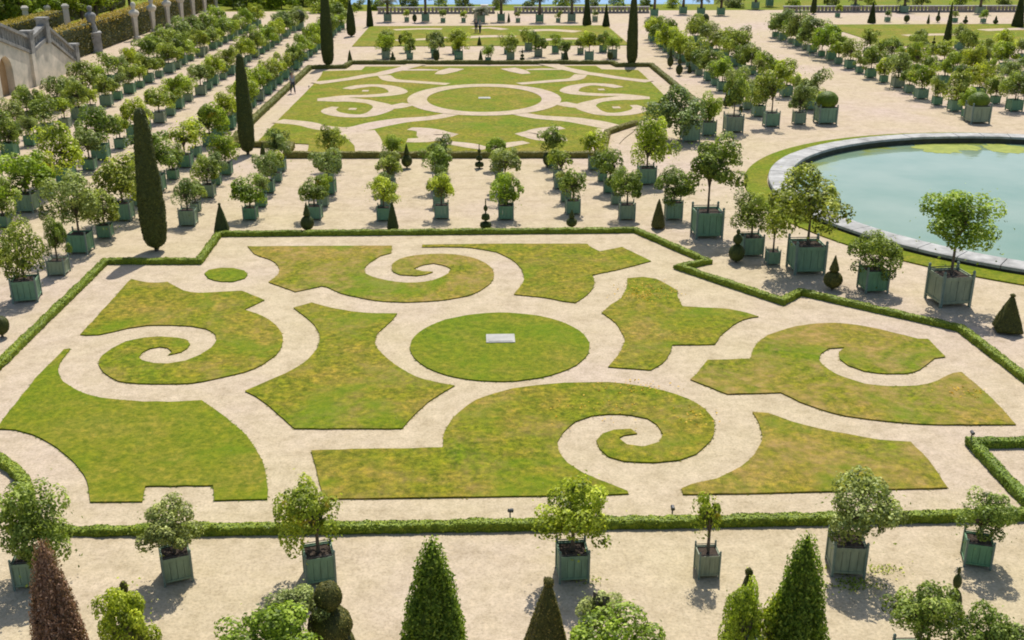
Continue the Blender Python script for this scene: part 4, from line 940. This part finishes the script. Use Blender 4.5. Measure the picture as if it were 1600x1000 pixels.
# ------------------------------------------------------------------ people
def person(px, py, rz, label, top, bot, scale=1.0, stride=.22):
    p = at(px, py); root = empty('person', p, rz); tag(root, label, 'person', 'visitors walking in the garden'); root.scale = (scale,) * 3
    def skinned(name, verts, edges, rad, mat, sub=2):
        me = bpy.data.meshes.new(name); me.from_pydata(verts, edges, []); o = bpy.data.objects.new(name, me); COL.objects.link(o)
        sk = o.modifiers.new('skin', 'SKIN'); ss = o.modifiers.new('sub', 'SUBSURF'); ss.levels = ss.render_levels = sub
        for v, r in zip(me.skin_vertices[0].data, rad): v.radius = r if isinstance(r, tuple) else (r, r); v.use_root = False
        me.skin_vertices[0].data[0].use_root = True
        dg = bpy.context.evaluated_depsgraph_get(); dg.update(); m2 = bpy.data.meshes.new_from_object(o.evaluated_get(dg)); bpy.data.objects.remove(o)
        m2.name = name; m2.materials.clear()
        for f in m2.polygons: f.use_smooth = True
        return link(name, m2, mat, root)
    s = stride
    V = [(0,0,.93),(0,0,1.12),(0,0,1.36),(0,0,1.47),(0,-.02,1.56),(0,-.01,1.66),(0,.0,1.73),
         (.09,0,.88),(.10,-s*.5,.5),(.10,-s,.08),(.10,-s-.14,.04),(-.09,0,.88),(-.10,s*.45,.5),(-.10,s*1.1,.10),(-.10,s*1.1-.13,.04),
         (.18,0,1.38),(.23,.08,1.12),(.22,-.02,.88),(.21,-.06,.79),(-.18,0,1.38),(-.23,-.06,1.12),(-.22,-.16,.9),(-.21,-.2,.82)]
    E = [(0,1),(1,2),(2,3),(3,4),(4,5),(5,6),(0,7),(7,8),(8,9),(9,10),(0,11),(11,12),(12,13),(13,14),(2,15),(15,16),(16,17),(17,18),(2,19),(19,20),(20,21),(21,22)]
    R = [(.13,.10),(.12,.09),(.15,.10),.055,(.075,.085),(.08,.095),.05,.085,.06,.04,.035,.085,.06,.04,.035,.055,.042,.032,.03,.055,.042,.032,.03]
    skinned('body', V, E, R, M['skin'])
    skinned('trousers', [V[0]] + V[7:10] + V[11:14], [(0,1),(1,2),(2,3),(0,4),(4,5),(5,6)], [(.15,.12),.105,.08,.06,.105,.08,.06], bot)
    skinned('top', [V[1], V[2], (0,0,1.42), (0,0,.95), V[15], V[16], V[19], V[20]], [(3,0),(0,1),(1,2),(1,4),(4,5),(1,6),(6,7)], [(.14,.11),(.17,.12),.07,(.155,.125),.07,.058,.07,.058], top)
    bm = bmesh.new(); bmesh.ops.create_uvsphere(bm, u_segments=14, v_segments=10, radius=.1)
    for v in bm.verts: v.co = Vector((v.co.x * .95, v.co.y * 1.1 + .025, v.co.z + 1.68)); 
    bmesh.ops.delete(bm, geom=[v for v in bm.verts if v.co.z < 1.60 or (v.co.y < -.05 and v.co.z < 1.70)], context='VERTS'); link('hair', mesh_bm('hair', bm, True), M['hair'], root)
person(458, 146, .5, 'person in a grey top and dark trousers walking beside the left hedge', M['shirt'], M['trousers'], .98)
person(744, 52, .2, 'person in dark clothes standing behind the far tub line', M['trousers'], M['trousers'], 1.0, .06)
person(750, 52, -.3, 'person in a grey top strolling beside a darkly dressed companion', M['shirt'], M['trousers'], .95, .12)

# ------------------------------------------------------------------ small metal posts on the gravel
def post(px, py, h, label):
    p = at(px, py); root = empty('garden_spotlight', p, px % 3); tag(root, label, 'garden light', 'small dark ground fittings')
    bm = bmesh.new(); bx(bm, -.07, .07, -.07, .07, 0, .02); tube(bm, [(0,0,.02),(0,0,h)], [.018,.018]); link('stake', mesh_bm('stake', bm), M['metal'], root)
    bm = bmesh.new(); tube(bm, [(0,-.07,h+.02),(0,.05,h+.05)], [.055,.045], 10); link('lamp_head', mesh_bm('lamp_head', bm), M['metal'], root)
post(797, 812, .22, 'small dark ground fitting on the gravel left of the front scroll')
post(1050, 808, .24, 'small dark ground fitting below the front scroll lawn')
post(1515, 700, .45, 'dark metal post at the corner of the angled hedge')
post(483, 140, .25, 'dark ground fitting at the left edge of the far lawn')

# weeds round the box that stands in the front row
def weeds():
    rng = np.random.default_rng(3); P = []
    for px, py, n, s in ((1335,914,300,.3),(1378,890,120,.25),(1292,888,50,.2),(926,908,40,.2)):
        c = at(px, py); P.append(np.c_[rng.normal(c.x, s, n), rng.normal(c.y, s * .5, n), rng.uniform(.005, .04, n)])
    P = np.concatenate(P); V, F = leaf_quads(P, np.tile([0, 0, 1.], (len(P), 1)), .06, rng, .5, .8)
    tag(link('weeds', mesh_np('weeds', V, F, rng.random(len(P))), M['bright']), kind='stuff')
weeds()
def wildflowers():
    rng = np.random.default_rng(8); P = []
    for px, py, n, sx, sy in ((1015,455,130,.55,.5),(1000,466,50,.5,.3),(995,606,60,.7,.25),(945,640,50,.9,.5),(1090,652,40,.4,.4),(1505,612,40,.4,.3)):
        c = at(px, py); P.append(np.c_[rng.normal(c.x, sx, n), rng.normal(c.y, sy, n), rng.uniform(.05, .08, n)])
    P = np.concatenate(P); V, F = leaf_quads(P, np.tile([0, 0, 1.], (len(P), 1)), .07, rng, .8, .4)
    tag(link('wildflowers', mesh_np('wildflowers', V, F, rng.random(len(P))), M['flower']), kind='stuff')
wildflowers()
open('/tmp/ntrees','w').write(str(len(TREES)))
